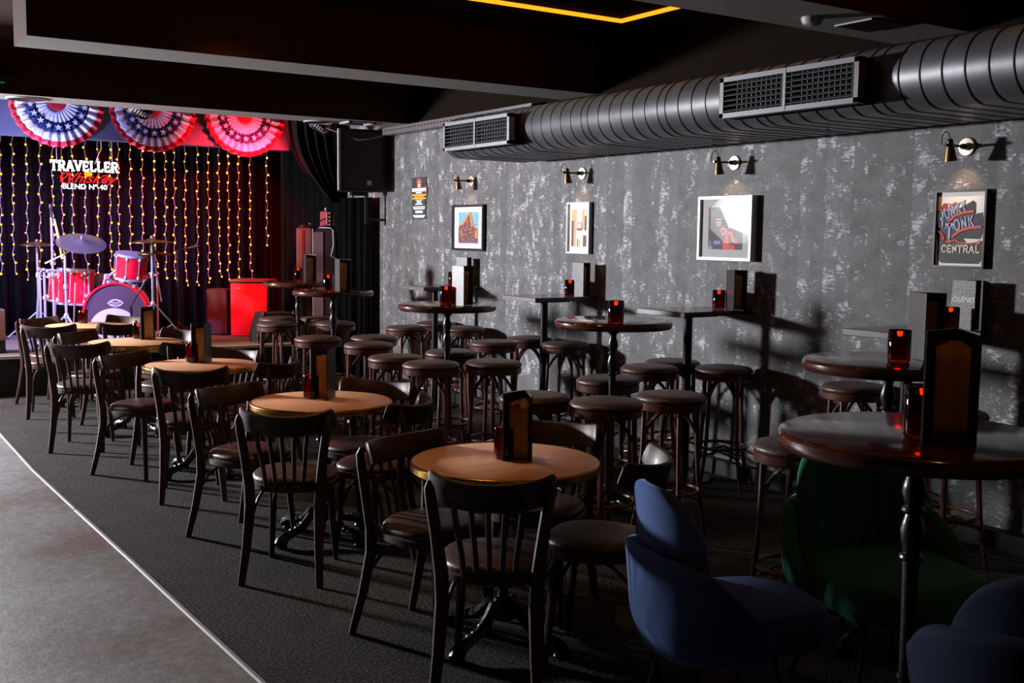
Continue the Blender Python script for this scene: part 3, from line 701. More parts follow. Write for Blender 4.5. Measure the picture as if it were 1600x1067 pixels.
t = cab('speaker_column', 'tall speaker column with pinkish ribbed grille and a white edge', ((a.x + b.x) / 2 + .02, 12.08, SZ), ((b.x - a.x) * .93, .3, 1.30), [('grille_cloth', 'grille_cloth', (-.46, -.16, .02, .97)), ('edge_strip', 'side_grey', (-.5, -.465, .0, 1))], -.36, cat='speaker', body='dark_red')
top = Vector(((a.x + b.x) / 2 + .04, 12.08, SZ + 1.30))
t = thing('mixer_box', 'reddish mixing box with knobs and sockets on top of the speaker column', 'mixer', top + Vector((.02, 0, 0)))
MB().box((0, 0, .11), (.2, .2, .2), bev=.01).build('case', 'mixer_red', t, False)
mb = MB()
for i in range(3):
    for j in range(4): mb.lathe([(.012, 0), (.012, .02), (.006, .024)], 8, (-.06 + i * .05, -.1, .05 + j * .045), (0, -1, 0))
mb.build('knob', 'side_grey', t); MB().box((.06, -.103, .12), (.05, .006, .12)).build('fader_panel', 'rose_metal', t, False)
MB().box((0, 0, .235), (.13, .1, .04), bev=.01).build('handle', 'side_grey', t, False)
mb = MB(); random.seed(3)
for k in range(9):
    P = [top + Vector((random.uniform(-.2, .12), -.1 + random.uniform(-.03, .03), .012 + random.random() * .05)) for _ in range(4)]; P[0].z = top.z + .015; P[-1].z = top.z + .015; mb.tube(bez(*P, 10), .006, 5)
mb.tube(bez(top + Vector((-.3, -.05, .01)), top + Vector((-.2, -.05, .06)), top + Vector((-.05, -.05, .12)), top + Vector((.0, -.12, .2)), 10), .008, 5)
tag(mb.build('cable_tangle', 'cable_black'), 'tangle of black cables around the mixing box on the speaker column', 'cables')
q0 = top + Vector((-.08, -.21, .012)); mb = MB(); mb.tube([q0 + Vector((-.1, .1, 0)), q0, q0 + Vector((.03, -.01, -.03)), q0 + Vector((.035, -.015, -.2)), q0 + Vector((.0, -.02, -.33)), q0 + Vector((.07, -.02, -.36))], .006, 6)
tag(mb.build('white_cable', 'white_cable'), 'white cable dangling down the front of the speaker column', 'cable')
t = thing('stomp_box', 'flat red box lying on top of the brown case', 'effects box', PY(484, 354, 12.5) + Vector((.02, .1, 0))); t.location.z = SZ + 1.31
MB().box((0, 0, .02), (.2, .12, .035), bev=.01).build('case', 'dark_red', t, False); MB().box((.03, -.02, .052), (.05, .03, .006)).build('switch', 'white_print', t, False)
# monitor wedge at the stage front
x, wd = cabpos(396, 462, 11.85)
t = thing('stage_monitor', 'black wedge stage monitor with brass corners behind the leftmost bar stools', 'monitor speaker', (x, 11.85, SZ))
mb = MB(); pr = [(-.5, 0), (.5, 0), (.5, .1), (.36, .42), (-.36, .42), (-.5, .1)]; mb.prism([(a * wd, b * .8) for a, b in pr], Matrix.Translation((0, .15, 0)) @ WB, .3); mb.build('cabinet', 'black_plastic', t, False)
mb = MB()
for a, b in pr: mb.box((a * wd * .97, -.15, b * .78 + .01), (.05, .02, .04), bev=.008)
mb.build('brass_corner', 'brass', t, False); MB().ring((0, -.152, .17), .09, .008, 24, 6, axis=(0, 1, 0)).build('cone_rim', 'chrome', t)
# hanging PA speaker
t = thing('loudspeaker', 'big black loudspeaker hanging in the corner with a light grey left edge', 'speaker', (5.04, 10.82, 2.10), -.2)
mb = MB(); sec = [(-.25, -.2), (.22, -.2), (.25, -.14), (.16, .16), (-.18, .16)]; mb.grid([[(x, y, z) for x, y in sec] for z in (0, .655)], closev=True, cap0=True, cap1=True); mb.build('cabinet', 'speaker_black', t, False)
MB().box((-.005, -.205, .3275), (.4, .014, .62), bev=.01).build('grille', 'speaker_black', t, False)
MB().box((-.245, -.2, .3275), (.03, .03, .65), bev=.006).build('edge_strip', 'side_grey', t, False)
MB().box((.08, -.214, .09), (.045, .006, .045)).build('badge', 'chrome', t, False)
mb = MB(); mb.box((.02, 0, -.02), (.18, .1, .04)); mb.tube([(.1, 0, -.02), (.1, 0, -.35)], .02, 8); mb.tube([(.1, 0, -.3), (.3, .03, -.3)], .015, 6); mb.build('bracket', 'black_metal', t, False)
mb = MB(); pts = [PY(510, 200, 11), PY(538, 211, 10.7), PY(560, 219, 10.6), PY(580, 217, 10.55), PY(602, 211, 10.5)]; mb.tube(pts, .006, 6)
tag(mb.build('hanging_cable', 'brown_cab'), 'thin cable looped in front of the hanging loudspeaker', 'cable')
# stage lights (par cans) hanging behind the beam
def par(label, u, v, y, aim):
    p = PY(u, v, y); t = thing('stage_light', label, 'stage light', p, 0, 'round stage lights behind the beam')
    d = (Vector(aim) - p).normalized()
    MB().lathe([(.05, -.13), (.1, -.1), (.125, .02), (.125, .06), (.11, .06), (.105, .045), (.001, .04)], 28, (0, 0, 0), d).build('housing', 'black_metal', t)
    mb = MB()
    for k in range(28):
        a = 2 * PI * k / 28; q = Vector((0, 0, 1)).rotation_difference(d); mb.box(q @ Vector((.128 * math.cos(a), .128 * math.sin(a), .0)), (.012, .012, .05), (q @ Quaternion((0, 0, 1), a)).to_matrix())
    mb.build('cooling_fin', 'side_grey', t, False)
    mb = MB(); mb.box((.03, -.13, -.02), (.035, .006, .014)); mb.build('red_display', 'red_led', t, False)
    mb = MB(); mb.tube([(-.14, 0, 0), (-.14, 0, .08), (0, 0, .12), (.14, 0, .08), (.14, 0, 0)], .008, 6); mb.tube([(0, 0, .12), (0, 0, CEIL - p.z)], .01, 6); mb.build('yoke', 'black_metal', t)
    return p
p1 = par('round stage light with red display hanging before the middle bunting fan', 220, 166, 11.2, (1.8, 13, 1.0))
p2 = par('round stage light with red display hanging left of the loudspeaker', 499, 192, 11.2, (3.6, 13, 1.0))

# ================================================================== WALL DECORATION
def sconce(y, i):
    lab = ['brass wall lamp above the framed corner-building photo', 'brass wall lamp above the narrow white framed picture', 'brass wall lamp above the square white framed picture with the glare', 'brass wall lamp above the black framed HONKY TONK picture'][i]
    t = thing('wall_lamp', lab, 'lamp', (WX, y, 2.16), 0, 'brass picture lamps on the wall')
    MB().lathe([(.052, 0), (.052, .006), (.046, .012), (.02, .014), (.02, .03)], 32, (0, 0, 0), (-1, 0, 0)).build('wall_plate', 'rose_metal', t)
    mb = MB(); mb.tube([(-.02, 0, 0), (-.19, 0, 0)], .007, 8); mb.lathe([(.014, 0), (.016, .01), (.016, .03), (.012, .04)], 12, (-.02, 0, 0), (-1, 0, 0)); mb.build('arm', 'black_metal', t)
    tilt = Vector((.12, 0, -1)).normalized()
    s = MB().lathe([(.012, -.035), (.016, -.03), (.018, -.01), (.02, .0), (.024, .02), (.036, .085), (.034, .085), (.02, .01)], 20, (-.155, 0, 0), tilt, cap=False).build('lamp_shade', 'brass', t)
    MB().lathe([(.001, .03), (.02, .035), (.024, .055), (.015, .075), (.001, .08)], 14, (-.155, 0, 0), tilt).build('light_bulb', 'lamp_bulb', s)
    mb = MB(); mb.tube(bez((-.155, 0, .035), (-.17, .0, .09), (-.2, .03, .09), (-.2, .02, .0), 10), .0025, 5); mb.tube([(-.155, 0, 0), (-.2, .0, 0)], .009, 8); mb.build('cord', 'black_metal', t)
    ld = bpy.data.lights.new('lamp_glow', 'SPOT'); ld.energy = 2.4; ld.color = (1, .62, .35); ld.spot_size = math.radians(88); ld.spot_blend = 1.0; ld.shadow_soft_size = .015
    lo = bpy.data.objects.new('lamp_glow', ld); col.objects.link(lo); lo.parent = t; lo.location = (-.145, 0, -.09)
    lo.rotation_euler = (Vector((.95, 0, -1))).to_track_quat('-Z', 'Y').to_euler()
for i, y in enumerate((8.915, 7.157, 5.419, 3.647)): sconce(y, i)
def frame(label, y0, y1, z0, z1, fm, bw, depth, matn, mw, glass=False):
    """y0 = far edge (left in view), y1 = near edge"""
    t = thing('picture_frame', label, 'picture', (WX, (y0 + y1) / 2, (z0 + z1) / 2)); W_ = abs(y0 - y1); H_ = z1 - z0
    mb = MB()
    for s in (-1, 1): mb.box((-depth / 2, s * (W_ / 2 - bw / 2), 0), (depth, bw, H_)); mb.box((-depth / 2, 0, s * (H_ / 2 - bw / 2)), (depth, W_ - 2 * bw, bw))
    mb.build('frame', fm, t, False)
    global INS; INS = depth - .018
    MB().box((-INS / 2, 0, 0), (INS, W_ - 2 * bw + .002, H_ - 2 * bw + .002)).build('mat_board', matn, t, False)
    return t, W_ - 2 * bw, H_ - 2 * bw
def P2(t, name, mt, polys, lvl, ext=.0008):
    mb = MB()
    for pl in polys: mb.prism(pl, Matrix.Translation((-INS - .0005 - lvl * .001, 0, 0)) @ WR, ext)
    return mb.build(name, mt, t, False)
def rects(L): return [[(a, b), (c, b), (c, d), (a, d)] for a, b, c, d in L]
random.seed(11)
t, W_, H_ = frame('black framed photo of a brick corner building under a teal sky, white mat', 9.24, 8.655, 1.498, 1.936, 'frame_black', .022, .035, 'mat_board', .08)
w2, h2 = .185, .15
PR = P2(t, 'print', 'p_teal', rects([(-w2, -h2, w2, h2)]), 0)
P2(t, 'building', 'p_brown', [[(-w2, -h2), (w2 * .95, -h2), (w2 * .95, -.02), (w2 * .55, .01), (w2 * .3, .145), (w2 * .1, .15), (-w2 * .7, .03), (-w2, -.0)]], 1).parent = PR
R_ = []
for k in range(60):
    a = random.uniform(-w2 + .01, w2 * .7); b = random.uniform(-h2, .03 + .08 * (a > -.05) * (a < .06)); R_.append((a, b, a + random.uniform(.006, .03), b + random.uniform(.004, .012)))
P2(PR, 'lit_windows', 'p_orange', rects(R_), 2); P2(PR, 'street_glow', 'p_purple', rects([(-w2, -h2, w2, -h2 + .022)]), 2)
P2(PR, 'cornice', 'p_orange', [[(-w2 * .7, .03), (w2 * .1, .15), (w2 * .14, .135), (-w2 * .55, .02)], [(w2 * .12, .14), (w2 * .3, .14), (w2 * .5, .02), (w2 * .35, .0)], [(w2 * .7, -.1), (w2 * .95, -.1), (w2 * .95, -.02), (w2 * .75, -.03)]], 3)
t, W_, H_ = frame('narrow white framed street picture with peach walls and a small sign', 7.325, 7.015, 1.505, 1.925, 'frame_white', .014, .035, 'mat_board', .07)
w2, h2 = .1, .15
PR = P2(t, 'print', 'p_cream', rects([(-w2, -h2, w2, h2)]), 0)
P2(PR, 'peach_wall', 'p_peach', rects([(-w2, -.02, -.03, h2), (-w2 * .7, -h2, -.04, -.02), (.04, -.01, w2 * .8, h2), (.0, -h2, .02, -.1)]), 1)
P2(PR, 'shadow_door', 'p_brown', rects([(-w2, -h2, -w2 * .7, .06), (w2 * .8, -.02, w2, .1), (.06, -h2, w2, -.06), (-.02, -h2, -.01, -.09)]), 2)
P2(PR, 'hanging_sign', 'p_purple', rects([(-.02, -.02, .045, .045)]), 3); P2(PR, 'sign_face', 'p_cream', rects([(-.014, .0, .039, .038)]), 4)
t, W_, H_ = frame('square silver-white deep framed band photo with a glaring window-like reflection', 5.715, 5.195, 1.493, 1.935, 'frame_white', .02, .055, 'mat_grey', .06)
w2, h2 = .165, .145
PR = P2(t, 'print', 'p_dark', rects([(-w2, -h2, w2, h2)]), 0)
P2(PR, 'red_guitar', 'p_red', [[(-.02, -h2), (.1, -h2), (.1, -.12), (.04, -.11), (.03, 0), (.0, -.01), (-.0, -.08), (-.025, -.09)], [(.05, -.02), (.07, -.02), (.09, -.07), (.13, -.09), (.12, -.11), (.07, -.09), (.05, -.05)]], 1)
P2(PR, 'blue_figures', 'p_blue', rects([(-.11, -.11, -.04, -.085), (-w2, -h2, -.12, -.12), (-.15, -.12, -.135, -.09), (.03, -.04, .05, -.02)]), 1)
P2(PR, 'orange_sign', 'p_peach', rects([(-.09, .055, -.04, .065), (-.085, .035, -.035, .045), (-.08, .015, -.04, .028)]) + [[(.0 + .024 * math.cos(a) - .015, -.02 + .026 * math.sin(a)) for a in arc(0, 2 * PI, 15)[:-1]]], 2)
P2(PR, 'ring_hole', 'p_dark', [[(.0 + .012 * math.cos(a) - .015, -.02 + .014 * math.sin(a)) for a in arc(0, 2 * PI, 13)[:-1]]], 3)
g = bpy.data.materials.new('picture_glass'); g.use_nodes = True; nt = g.node_tree; nt.nodes.clear()
out = N(nt, 'ShaderNodeOutputMaterial'); mx = N(nt, 'ShaderNodeMixShader'); tr = N(nt, 'ShaderNodeBsdfTransparent'); gl = N(nt, 'ShaderNodeBsdfGlossy'); gl.inputs['Roughness'].default_value = .01
mx.inputs[0].default_value = .06; nt.links.new(tr.outputs[0], mx.inputs[1]); nt.links.new(gl.outputs[0], mx.inputs[2]); nt.links.new(mx.outputs[0], out.inputs[0]); MATS['glass'] = g
MB().box((-.045, 0, 0), (.003, .482, .404)).build('glass_pane', 'glass', t, False)
# honky tonk picture
t, W_, H_ = frame('black deep framed picture lettered HONKY TONK CENTRAL', 3.815, 3.495, 1.498, 1.927, 'frame_black', .012, .030, 'mat_board', .03)
P2(t, 'sign_shape', 'p_black', [[(-.148, -.0), (-.14, .08), (-.09, .1), (-.04, .1), (.07, .155), (.088, .14), (.088, .082), (.13, .09), (.142, .0), (.125, -.055), (.02, -.052), (.04, -.075), (.13, -.08), (.14, -.12), (.14, -.165), (.12, -.19), (-.11, -.19), (-.135, -.17), (-.14, -.08)]], 0)
def wr(x, z, rot, sx, sz): return Matrix.Translation((-INS - .0025, 0, 0)) @ WR @ Matrix.Translation((x, z, 0)) @ Matrix.Rotation(rot, 4, 'Z') @ Matrix.Diagonal((sx, sz, .02, 1))
mb = MB(); slab(mb, wr(-.143, .014, 0, .047, .084), 'H', .2, .1, .24); slab(mb, wr(-.092, .05, .36, .041, .06), 'ONKY', .17, .1, .24)
slab(mb, wr(-.093, -.062, 0, .064, .09), 'T', .2, .1, .26); slab(mb, wr(-.036, -.014, .2, .05, .066), 'ONK', .17, .1, .24); mb.build('lettering', 'p_lav', t, False)
mb = MB(); slab(mb, wr(-.112, -.13, 0, .040, .042), 'CENTRAL', .18, .1, .22); mb.build('lettering_central', 'p_cream', t, False)
def rib(pts, w=.008):
    mb = MB()
    for a, b in zip(pts[:-1], pts[1:]): seg_quad(mb, Matrix.Translation((-INS - .0035, 0, 0)) @ WR, *a, *b, w, .002)
    mb.build('red_ribbon', 'p_red', t, False)
rib([(-.075, .042), (-.03, .075), (.02, .09), (.08, .097)], .012); rib([(-.05, -.045), (.0, -.01), (.06, .008), (.13, .012)], .014)
rib([(-.15, .1), (-.12, .11), (-.105, .135), (-.09, .11), (-.125, .118), (-.105, .14), (-.06, .132), (-.035, .146)]); rib([(-.15, -.01), (-.12, -.02), (-.1, -.04), (-.095, -.07), (-.11, -.05), (-.1, -.03)]); rib([(-.1, -.06), (-.07, -.075), (-.03, -.06), (.0, -.075), (.05, -.08), (.1, -.075), (.12, -.085), (.13, -.07), (.11, -.065)])
# tall poster
t = thing('poster', 'tall narrow event poster with orange and white text lines', 'poster', (WX - .004, 9.967, 2.02))
W_, H_ = .155, .215
mb = MB(); mb.box((0, 0, 0), (.006, W_ * 2, H_ * 2)); mb.build('paper', 'p_black', t, False)
def PP(nm, mt, L, lv=0):
    mb = MB()
    for a, b, c, d in L: mb.prism([(a, b), (c, b), (c, d), (a, d)], Matrix.Translation((-.0035 - lv * .001, 0, 0)) @ WR, .0008)
    mb.build(nm, mt, t, False)
PP('white_banner', 'white_print', [(-.15, .07, .15, .105), (-.07, .05, .06, .066)] + [(-wd, z, wd, z + .012) for wd, z in ((.05, -.03), (.05, -.048), (.08, -.066), (.13, -.095), (.12, -.113), (.08, -.138), (.08, -.152), (.13, -.185), (.11, -.2))])
PP('orange_lines', 'p_yellow', [(-.15, .025, .15, .042), (-.1, .01, .1, .02), (-.15, -.008, .15, .006), (-.08, -.022, .09, -.012)])
PP('figure', 'p_red', [(-.055, .15, -.04, .185), (-.04, .185, .04, .2), (.04, .15, .055, .185)]); PP('figure_body', 'p_peach', [(-.02, .155, .02, .18), (-.035, .112, .035, .15)])
mb = MB(); mb.tube([(-.006, -.165, .13), (-.006, -.17, .03)], .008, 6); mb.build('red_tag', 'p_red', t)

# ================================================================== FURNITURE
def make_chair():
    t = thing('bistro_chair', 'x', 'chair', (0, 0, 0), 0, 'dark wooden bistro chairs at the round tables')
    def ry(a): return -.235 + .245 * (1 - math.cos(a)) * .88
    def rx(a): return .245 * math.sin(a)
    # seat
    def so(k, z, dz=0): return [(k * .205 * math.copysign(abs(math.cos(a)) ** .85, math.cos(a)) * (1 + .07 * math.sin(a)), .02 + k * .205 * math.copysign(abs(math.sin(a)) ** .85, math.sin(a)), z) for a in [2 * PI * i / 32 for i in range(32)]]
    MB().grid([so(.98, .425), so(1.03, .43), so(1.03, .455), so(.98, .462)], closev=True, cap0=True, cap1=True).build('seat_frame', 'dark_wood', t)
    MB().grid([so(.96, .462), so(.99, .468), so(.985, .478), so(.93, .49), so(.78, .499), so(.4, .503), so(.1, .503)], closev=True, cap0=True, cap1=True).build('seat', 'leather_dark', t, True, 60)
    # front legs
    for s in (-1, 1):
        MB().tube([(s * .145, .155, .445), (s * .15, .165, .25), (s * .165, .185, 0)], [.021, .018, .013], 8).build('leg', 'dark_wood', t)
        P = [(s * .185, -.265, 0), (s * .172, -.215, .18), (s * .165, -.175, .36), (s * .17, -.17, .46), (s * .186, -.185, .6), (s * .203, -.192, .72), (s * .211, -.190, .772), (s * .213, -.184, .797)]
        MB().tube(P, [.014, .018, .021, .021, .018, .017, .015, .004], 8, flat=1.25, up=(0, 1, 0)).build('leg', 'dark_wood', t)
    # top rail
    rows = []
    for i, a in enumerate(arc(-1.16, 1.16, 27)):
        k = abs(a) / 1.16; e = max(0, (k - .86) / .14); zt = .800 + .030 * (k ** 2) - .022 * e ** 3; zb_ = .700 + .026 * k ** 2 + .018 * e ** 3
        cx, cy = rx(a), ry(a) + (.0); nx, ny = math.sin(a), -math.cos(a); th = .011 * (1 - .4 * e); x_, y_ = cx, cy; ln = .012
        rows.append([(x_ + nx * th, y_ + ny * th + ln * .5, zb_ + .006), (x_ + nx * th, y_ + ny * th - ln, zt - .006), (x_ + nx * th * .4, y_ + ny * th * .4 - ln, zt), (x_ - nx * th * .4, y_ - ny * th * .4 - ln, zt), (x_ - nx * th, y_ - ny * th - ln, zt - .006), (x_ - nx * th, y_ - ny * th + ln * .5, zb_ + .006), (x_ - nx * th * .4, y_ - ny * th * .4 + ln * .5, zb_), (x_ + nx * th * .4, y_ + ny * th * .4 + ln * .5, zb_)])
    MB().grid(rows, closev=True, cap0=True, cap1=True).build('top_rail', 'dark_wood', t, True, 50)
    for i in range(5):
        k = (i - 2) / 2; P = [(k * .088, -.178, .452), (k * .097, -.185, .54), (k * .11, -.212, .64), (k * .12, -.232 + abs(k) * .01, .72)]
        MB().tube(P, .011, 6, flat=.5, up=(1, 0, 0)).build('slat', 'dark_wood', t)
    MB().tube([(.17 * math.sin(a), -.17 * math.cos(a) * 1.02, .452) for a in arc(-1.1, 1.1, 10)], .012, 6).build('back_hoop', 'dark_wood', t)
    # bentwood braces under the seat
    for s in (-1, 1):
        MB().tube(bez((s * .166, -.2, .24), (s * .15, -.12, .42), (s * .13, -.02, .42), (s * .1, .04, .43), 9), .008, 6).build('brace', 'dark_wood', t)
        MB().tube(bez((s * .152, .165, .25), (s * .13, .12, .40), (s * .1, .09, .41), (s * .04, .08, .43), 9), .008, 6).build('brace', 'dark_wood', t)
    return t
def make_stool():
    t = thing('bar_stool', 'x', 'stool', (0, 0, 0), 0, 'round leather bar stools')
    H = .80; R = .19
    MB().lathe([(R * .96, H - .085), (R * 1.0, H - .08), (R * 1.01, H - .045), (R * .97, H - .04)], 36).build('seat_frame', 'stool_wood', t)
    MB().lathe([(R * .97, H - .04), (R * 1.02, H - .032), (R * 1.01, H - .02), (R * .93, H - .006), (R * .75, H + .0), (R * .3, H + .004), (.001, H + .005)], 36).build('seat', 'leather', t, True, 60)
    legs = []
    for k in range(4):
        a = PI / 4 + k * PI / 2; c, s = math.cos(a), math.sin(a)
        P = [(r * c, r * s, z) for r, z in ((.15, H - .085), (.155, .5), (.17, .28), (.185, .16), (.215, .0))]
        MB().tube(P, [.015, .014, .014, .013, .011], 8).build('leg', 'stool_wood', t)
        a2 = a + PI / 2
        p0 = Vector((.155 * c, .155 * s, H - .24)); p3 = Vector((.155 * math.cos(a2), .155 * math.sin(a2), H - .24)); mid = (p0 + p3) / 2; md = mid.normalized() * .165
        P = bez(p0, p0.lerp(Vector((md.x, md.y, H - .1)), .35) + Vector((0, 0, .05)), Vector((md.x, md.y, H - .09)).lerp(p0, .35) + Vector((0, 0, .045)), (md.x, md.y, H - .093), 8) + bez((md.x, md.y, H - .093), Vector((md.x, md.y, H - .09)).lerp(p3, .35) + Vector((0, 0, .045)), p3.lerp(Vector((md.x, md.y, H - .1)), .35) + Vector((0, 0, .05)), p3, 8)[1:]
        MB().tube(P, .0085, 6).build('arch_brace', 'stool_wood', t)
        q0 = Vector((.182 * c, .182 * s, .17)); q3 = Vector((.182 * math.cos(a2), .182 * math.sin(a2), .17)); md = ((q0 + q3) / 2).normalized() * .165
        P = bez(q0, q0 + Vector((0, 0, .06)), Vector((md.x, md.y, .245)).lerp(q0, .4), (md.x, md.y, .245), 7) + bez((md.x, md.y, .245), Vector((md.x, md.y, .245)).lerp(q3, .4), q3 + Vector((0, 0, .06)), q3, 7)[1:]
        MB().tube(P, .0075, 6).build('lower_brace', 'stool_wood', t)
    MB().ring((0, 0, .265), .162, .012, 36, 8, .9).build('foot_ring', 'stool_wood', t)
    return t
def iron_base(t, H, nfeet, rot, R=.27):
    k = H
    def rg(z, r, R_, w=.012): return [(r, z - w), (r + (R_ - r) * .7, z - w * .7), (R_, z), (r + (R_ - r) * .7, z + w * .7), (r, z + w)]
    prof = [(.05, .10), (.045, .14), (.03, .15)] + rg(.175, .026, .042, .016) + [(.022, .20)] + rg(.235, .02, .030) + [(.018, .26)] + rg(H * .44, .0175, .030, .014) + [(.0175, H * .44 + .02)] + rg(H * .44 + .04, .0175, .023, .008) + [(.018, H * .60), (.021, H * .74)] + rg(H * .76, .021, .031, .01) + [(.022, H * .78), (.028, H * .80), (.031, H * .825), (.022, H * .855)] + rg(H * .87, .020, .030, .010) + [(.024, H * .89), (.031, H * .91), (.028, H * .93), (.019, H * .955), (.022, H - .03), (.034, H - .022), (.036, H - .002), (.05, H)]
    MB().lathe(prof, 16).build('column', 'iron', t)
    MB().box((0, 0, H + .004), (.26, .26, .008)).build('top_plate', 'iron', t, False)
    for q in range(nfeet):
        a = rot + q * 2 * PI / nfeet; c, s = math.cos(a), math.sin(a); mb = MB()
        rr = [(.02, .16, .022), (.06, .155, .028), (.10, .12, .022), (.14, .085, .024), (.18, .07, .018), (.22, .062, .022), (R - .01, .055, .027), (R + .02, .035, .034), (R + .045, .02, .022)]
        mb.tube([(r * c, r * s, z) for r, z, _ in rr], [x[2] for x in rr], 8)
        for r, z in ((.1, .13), (.14, .105), (.18, .088), (.215, .082)): mb.ring((r * c, r * s, z - .012), .016, .007, 10, 6, axis=(c, s, -.5))
        mb.lathe([(.02, 0), (.026, .01), (.02, .022)], 10, ((R + .01) * c, (R + .01) * s, 0)); mb.build('foot', 'iron', t)
def make_bistro():
    t = thing('bistro_table', 'x', 'table', (0, 0, 0), 0, 'round bistro tables with brass-edged tops')
    R = .382; H = .75
    MB().lathe([(.30, H - .036), (R - .012, H - .034), (R - .008, H - .002), (R - .012, H), (.001, H)], 64).build('tabletop', 'laminate', t, True, 30)
    MB().lathe([(R - .014, H - .036), (R - .002, H - .034), (R, H - .028), (R - .003, H - .023), (R, H - .018), (R - .003, H - .013), (R, H - .008), (R - .003, H - .002), (R - .01, H + .0015), (R - .014, H)], 64, cap=False).build('edge_band', 'brass_edge', t, True, 80)
    iron_base(t, H - .042, 4, .35); return t
def make_bar():
    t = thing('bar_table', 'x', 'table', (0, 0, 0), 0, 'tall round bar tables')
    R = .342; H = 1.163
    MB().lathe([(.001, H), (R - .012, H), (R - .004, H - .003), (R, H - .012)], 64, cap=False).build('tabletop', 'bar_top', t, True, 60)
    MB().lathe([(R, H - .012), (R + .001, H - .022), (R, H - .036), (R - .008, H - .044), (.2, H - .045), (.001, H - .045)], 64, cap=False).build('edge_band', 'bar_edge', t, True, 60)
    iron_base(t, H - .053, 4, .2, .25); return t
chair0, stool0, bistro0, bar0 = make_chair(), make_stool(), make_bistro(), make_bar()
used = set()
def place(proto, loc, rz, label, group=None):
    if proto.name not in used:
        used.add(proto.name); proto.location = loc; proto.rotation_euler = (0, 0, rz); proto['label'] = label
        if group: proto['group'] = group
        CH_of(proto); [CH_of(c) for c in proto.children]
        return proto
    return dup(proto, loc, rz, label, group)
BT = [(2.309, 3.572), (2.285, 5.36), (2.21, 7.233), (2.215, 8.985), (2.2, 10.74)]
tn = ['nearest bistro table', 'second bistro table', 'third bistro table', 'fourth bistro table', 'farthest bistro table']
tl = ['large round orange wood bistro table with brass edge, nearest the viewer', 'round wood bistro table with brass edge, second from the viewer', 'round wood bistro table with brass edge, third and middle of the row', 'pale round bistro table with brass edge, fourth from the viewer', 'pale round bistro table with brass edge, farthest and next to the stage']
for (x, y), l in zip(BT, tl): place(bistro0, (x, y, 0), 0, l)
CHR = [  # table, midpoint of the top rail ends in the view, facing
 (0, (768, 742), (.63, .78), 'near'), (0, (640, 684), (.35, -.94), 'left'), (0, (861, 661), (-.81, -.58), 'far'), (0, (1000, 711), (-.62, .78), 'right'),
 (1, (447, 641), (.59, .81), 'near'), (1, (358, 604), (.38, -.92), 'left'), (1, (585, 597), (-.81, -.58), 'far'), (1, (635, 624), (-.66, .75), 'right'),
 (2, (298, 575), (.27, .96), 'near'), (2, (194, 553), (.55, -.83), 'left'), (2, (366, 546), (-.85, -.52), 'far'), (2, (432, 563), (-.65, .75), 'right'),
 (3, (122, 535), (.42, .9), 'near'), (3, (121, 519), (.65, -.75), 'left'), (3, (282, 515), (-.9, -.42), 'far'), (3, (287, 533), (-.5, .86), 'right'),
 (4, (76, 508), (.2, .98), 'near'), (4, (64, 497), (.51, -.86), 'left'), (4, (197, 494), (-.79, -.61), 'far'), (4, (184, 504), (-.5, .86), 'right')]
pos = {'near': 'chair with its back to the viewer at the', 'left': 'chair at the left side of the', 'far': 'chair behind the', 'right': 'chair with curved back rail at the right of the'}
pos = {k: 'dark wooden ' + v for k, v in pos.items()}
for ti, (u, v), d, k in CHR:
    p = PZ(u, v, .812); d = Vector((*d, 0)).normalized()
    # rail ends sit .135 behind the chair origin
    o = Vector((p.x, p.y, 0)) + d * .135
    ra = dirang(d); clear = False
    while not clear:          # keep the back rail clear of every table rim
        clear = True
        for a_ in arc(-1, 1, 9):
            q = Vector((.24 * math.sin(a_), -.235 + .215 * (1 - math.cos(a_)), 0)); q.rotate(Quaternion((0, 0, 1), ra)); q += o
            if any(math.hypot(q.x - bx, q.y - by) < .405 for bx, by in BT): clear = False
        if not clear: o -= d * .01
    place(chair0, o, ra, f'{pos[k]} {tn[ti]}')
STL = [((947, 624), 'front stool of four around the bar table with only a candle'), ((1049, 614), 'right stool of four around the bar table with only a candle'), ((861, 616), 'left stool of four around the bar table with only a candle'), ((966, 598), 'rear stool behind the post of the bar table with only a candle'),
 ((1015, 571), 'stool at the left of the wall table below the glare picture'), ((1051, 562), 'stool behind the pole of the wall table below the glare picture'), ((1131, 572), 'stool against the wall, right of the table below the glare picture'),
 ((827, 526), 'stool behind the pole below the narrow white picture'), ((884, 534), 'stool right of the pole under the narrow white framed picture'), ((771, 532), 'stool left of the wall table below the narrow picture'),
 ((771, 563), 'right stool of four around the bar table with candle and menu'), ((674, 565), 'front stool of four around the bar table with candle and menu'), ((701, 551), 'rear stool behind the post of the bar table with candle and menu'), ((618, 555), 'left stool of four around the bar table with candle and menu'),
 ((576, 535), 'front stool of the pair right of the second-farthest bar table'), ((584, 524), 'rear stool of the pair right of the second-farthest bar table'), ((500, 522), 'stool in front of the second-farthest bar table'),
 ((635, 509), 'stool left of the wall table below the building photo'), ((725, 510), 'stool right of the wall table below the building photo'), ((692, 502), 'stool behind the pole of the wall table below the building photo'),
 ((524, 502), 'stool before the black curtain behind the second-farthest bar table'), ((498, 495), 'stool behind the farthest bar table near the speaker column'), ((435, 495), 'rear stool of the pair left of the farthest bar table'), ((433.5, 503), 'front stool of the pair left of the farthest bar table'),
 ((1336, 600), 'stool under the round bar table at the right wall'), ((1482, 640), 'stool mostly hidden behind the near candle and menu at the right'), ((1250, 690), 'stool peeking out left of the big table at the right edge')]
SXY = {2: (3.25, 4.74), 3: (4.04, 5.11), 12: (3.95, 6.86), 16: (3.50, 8.28), 19: (5.12, 9.2)}
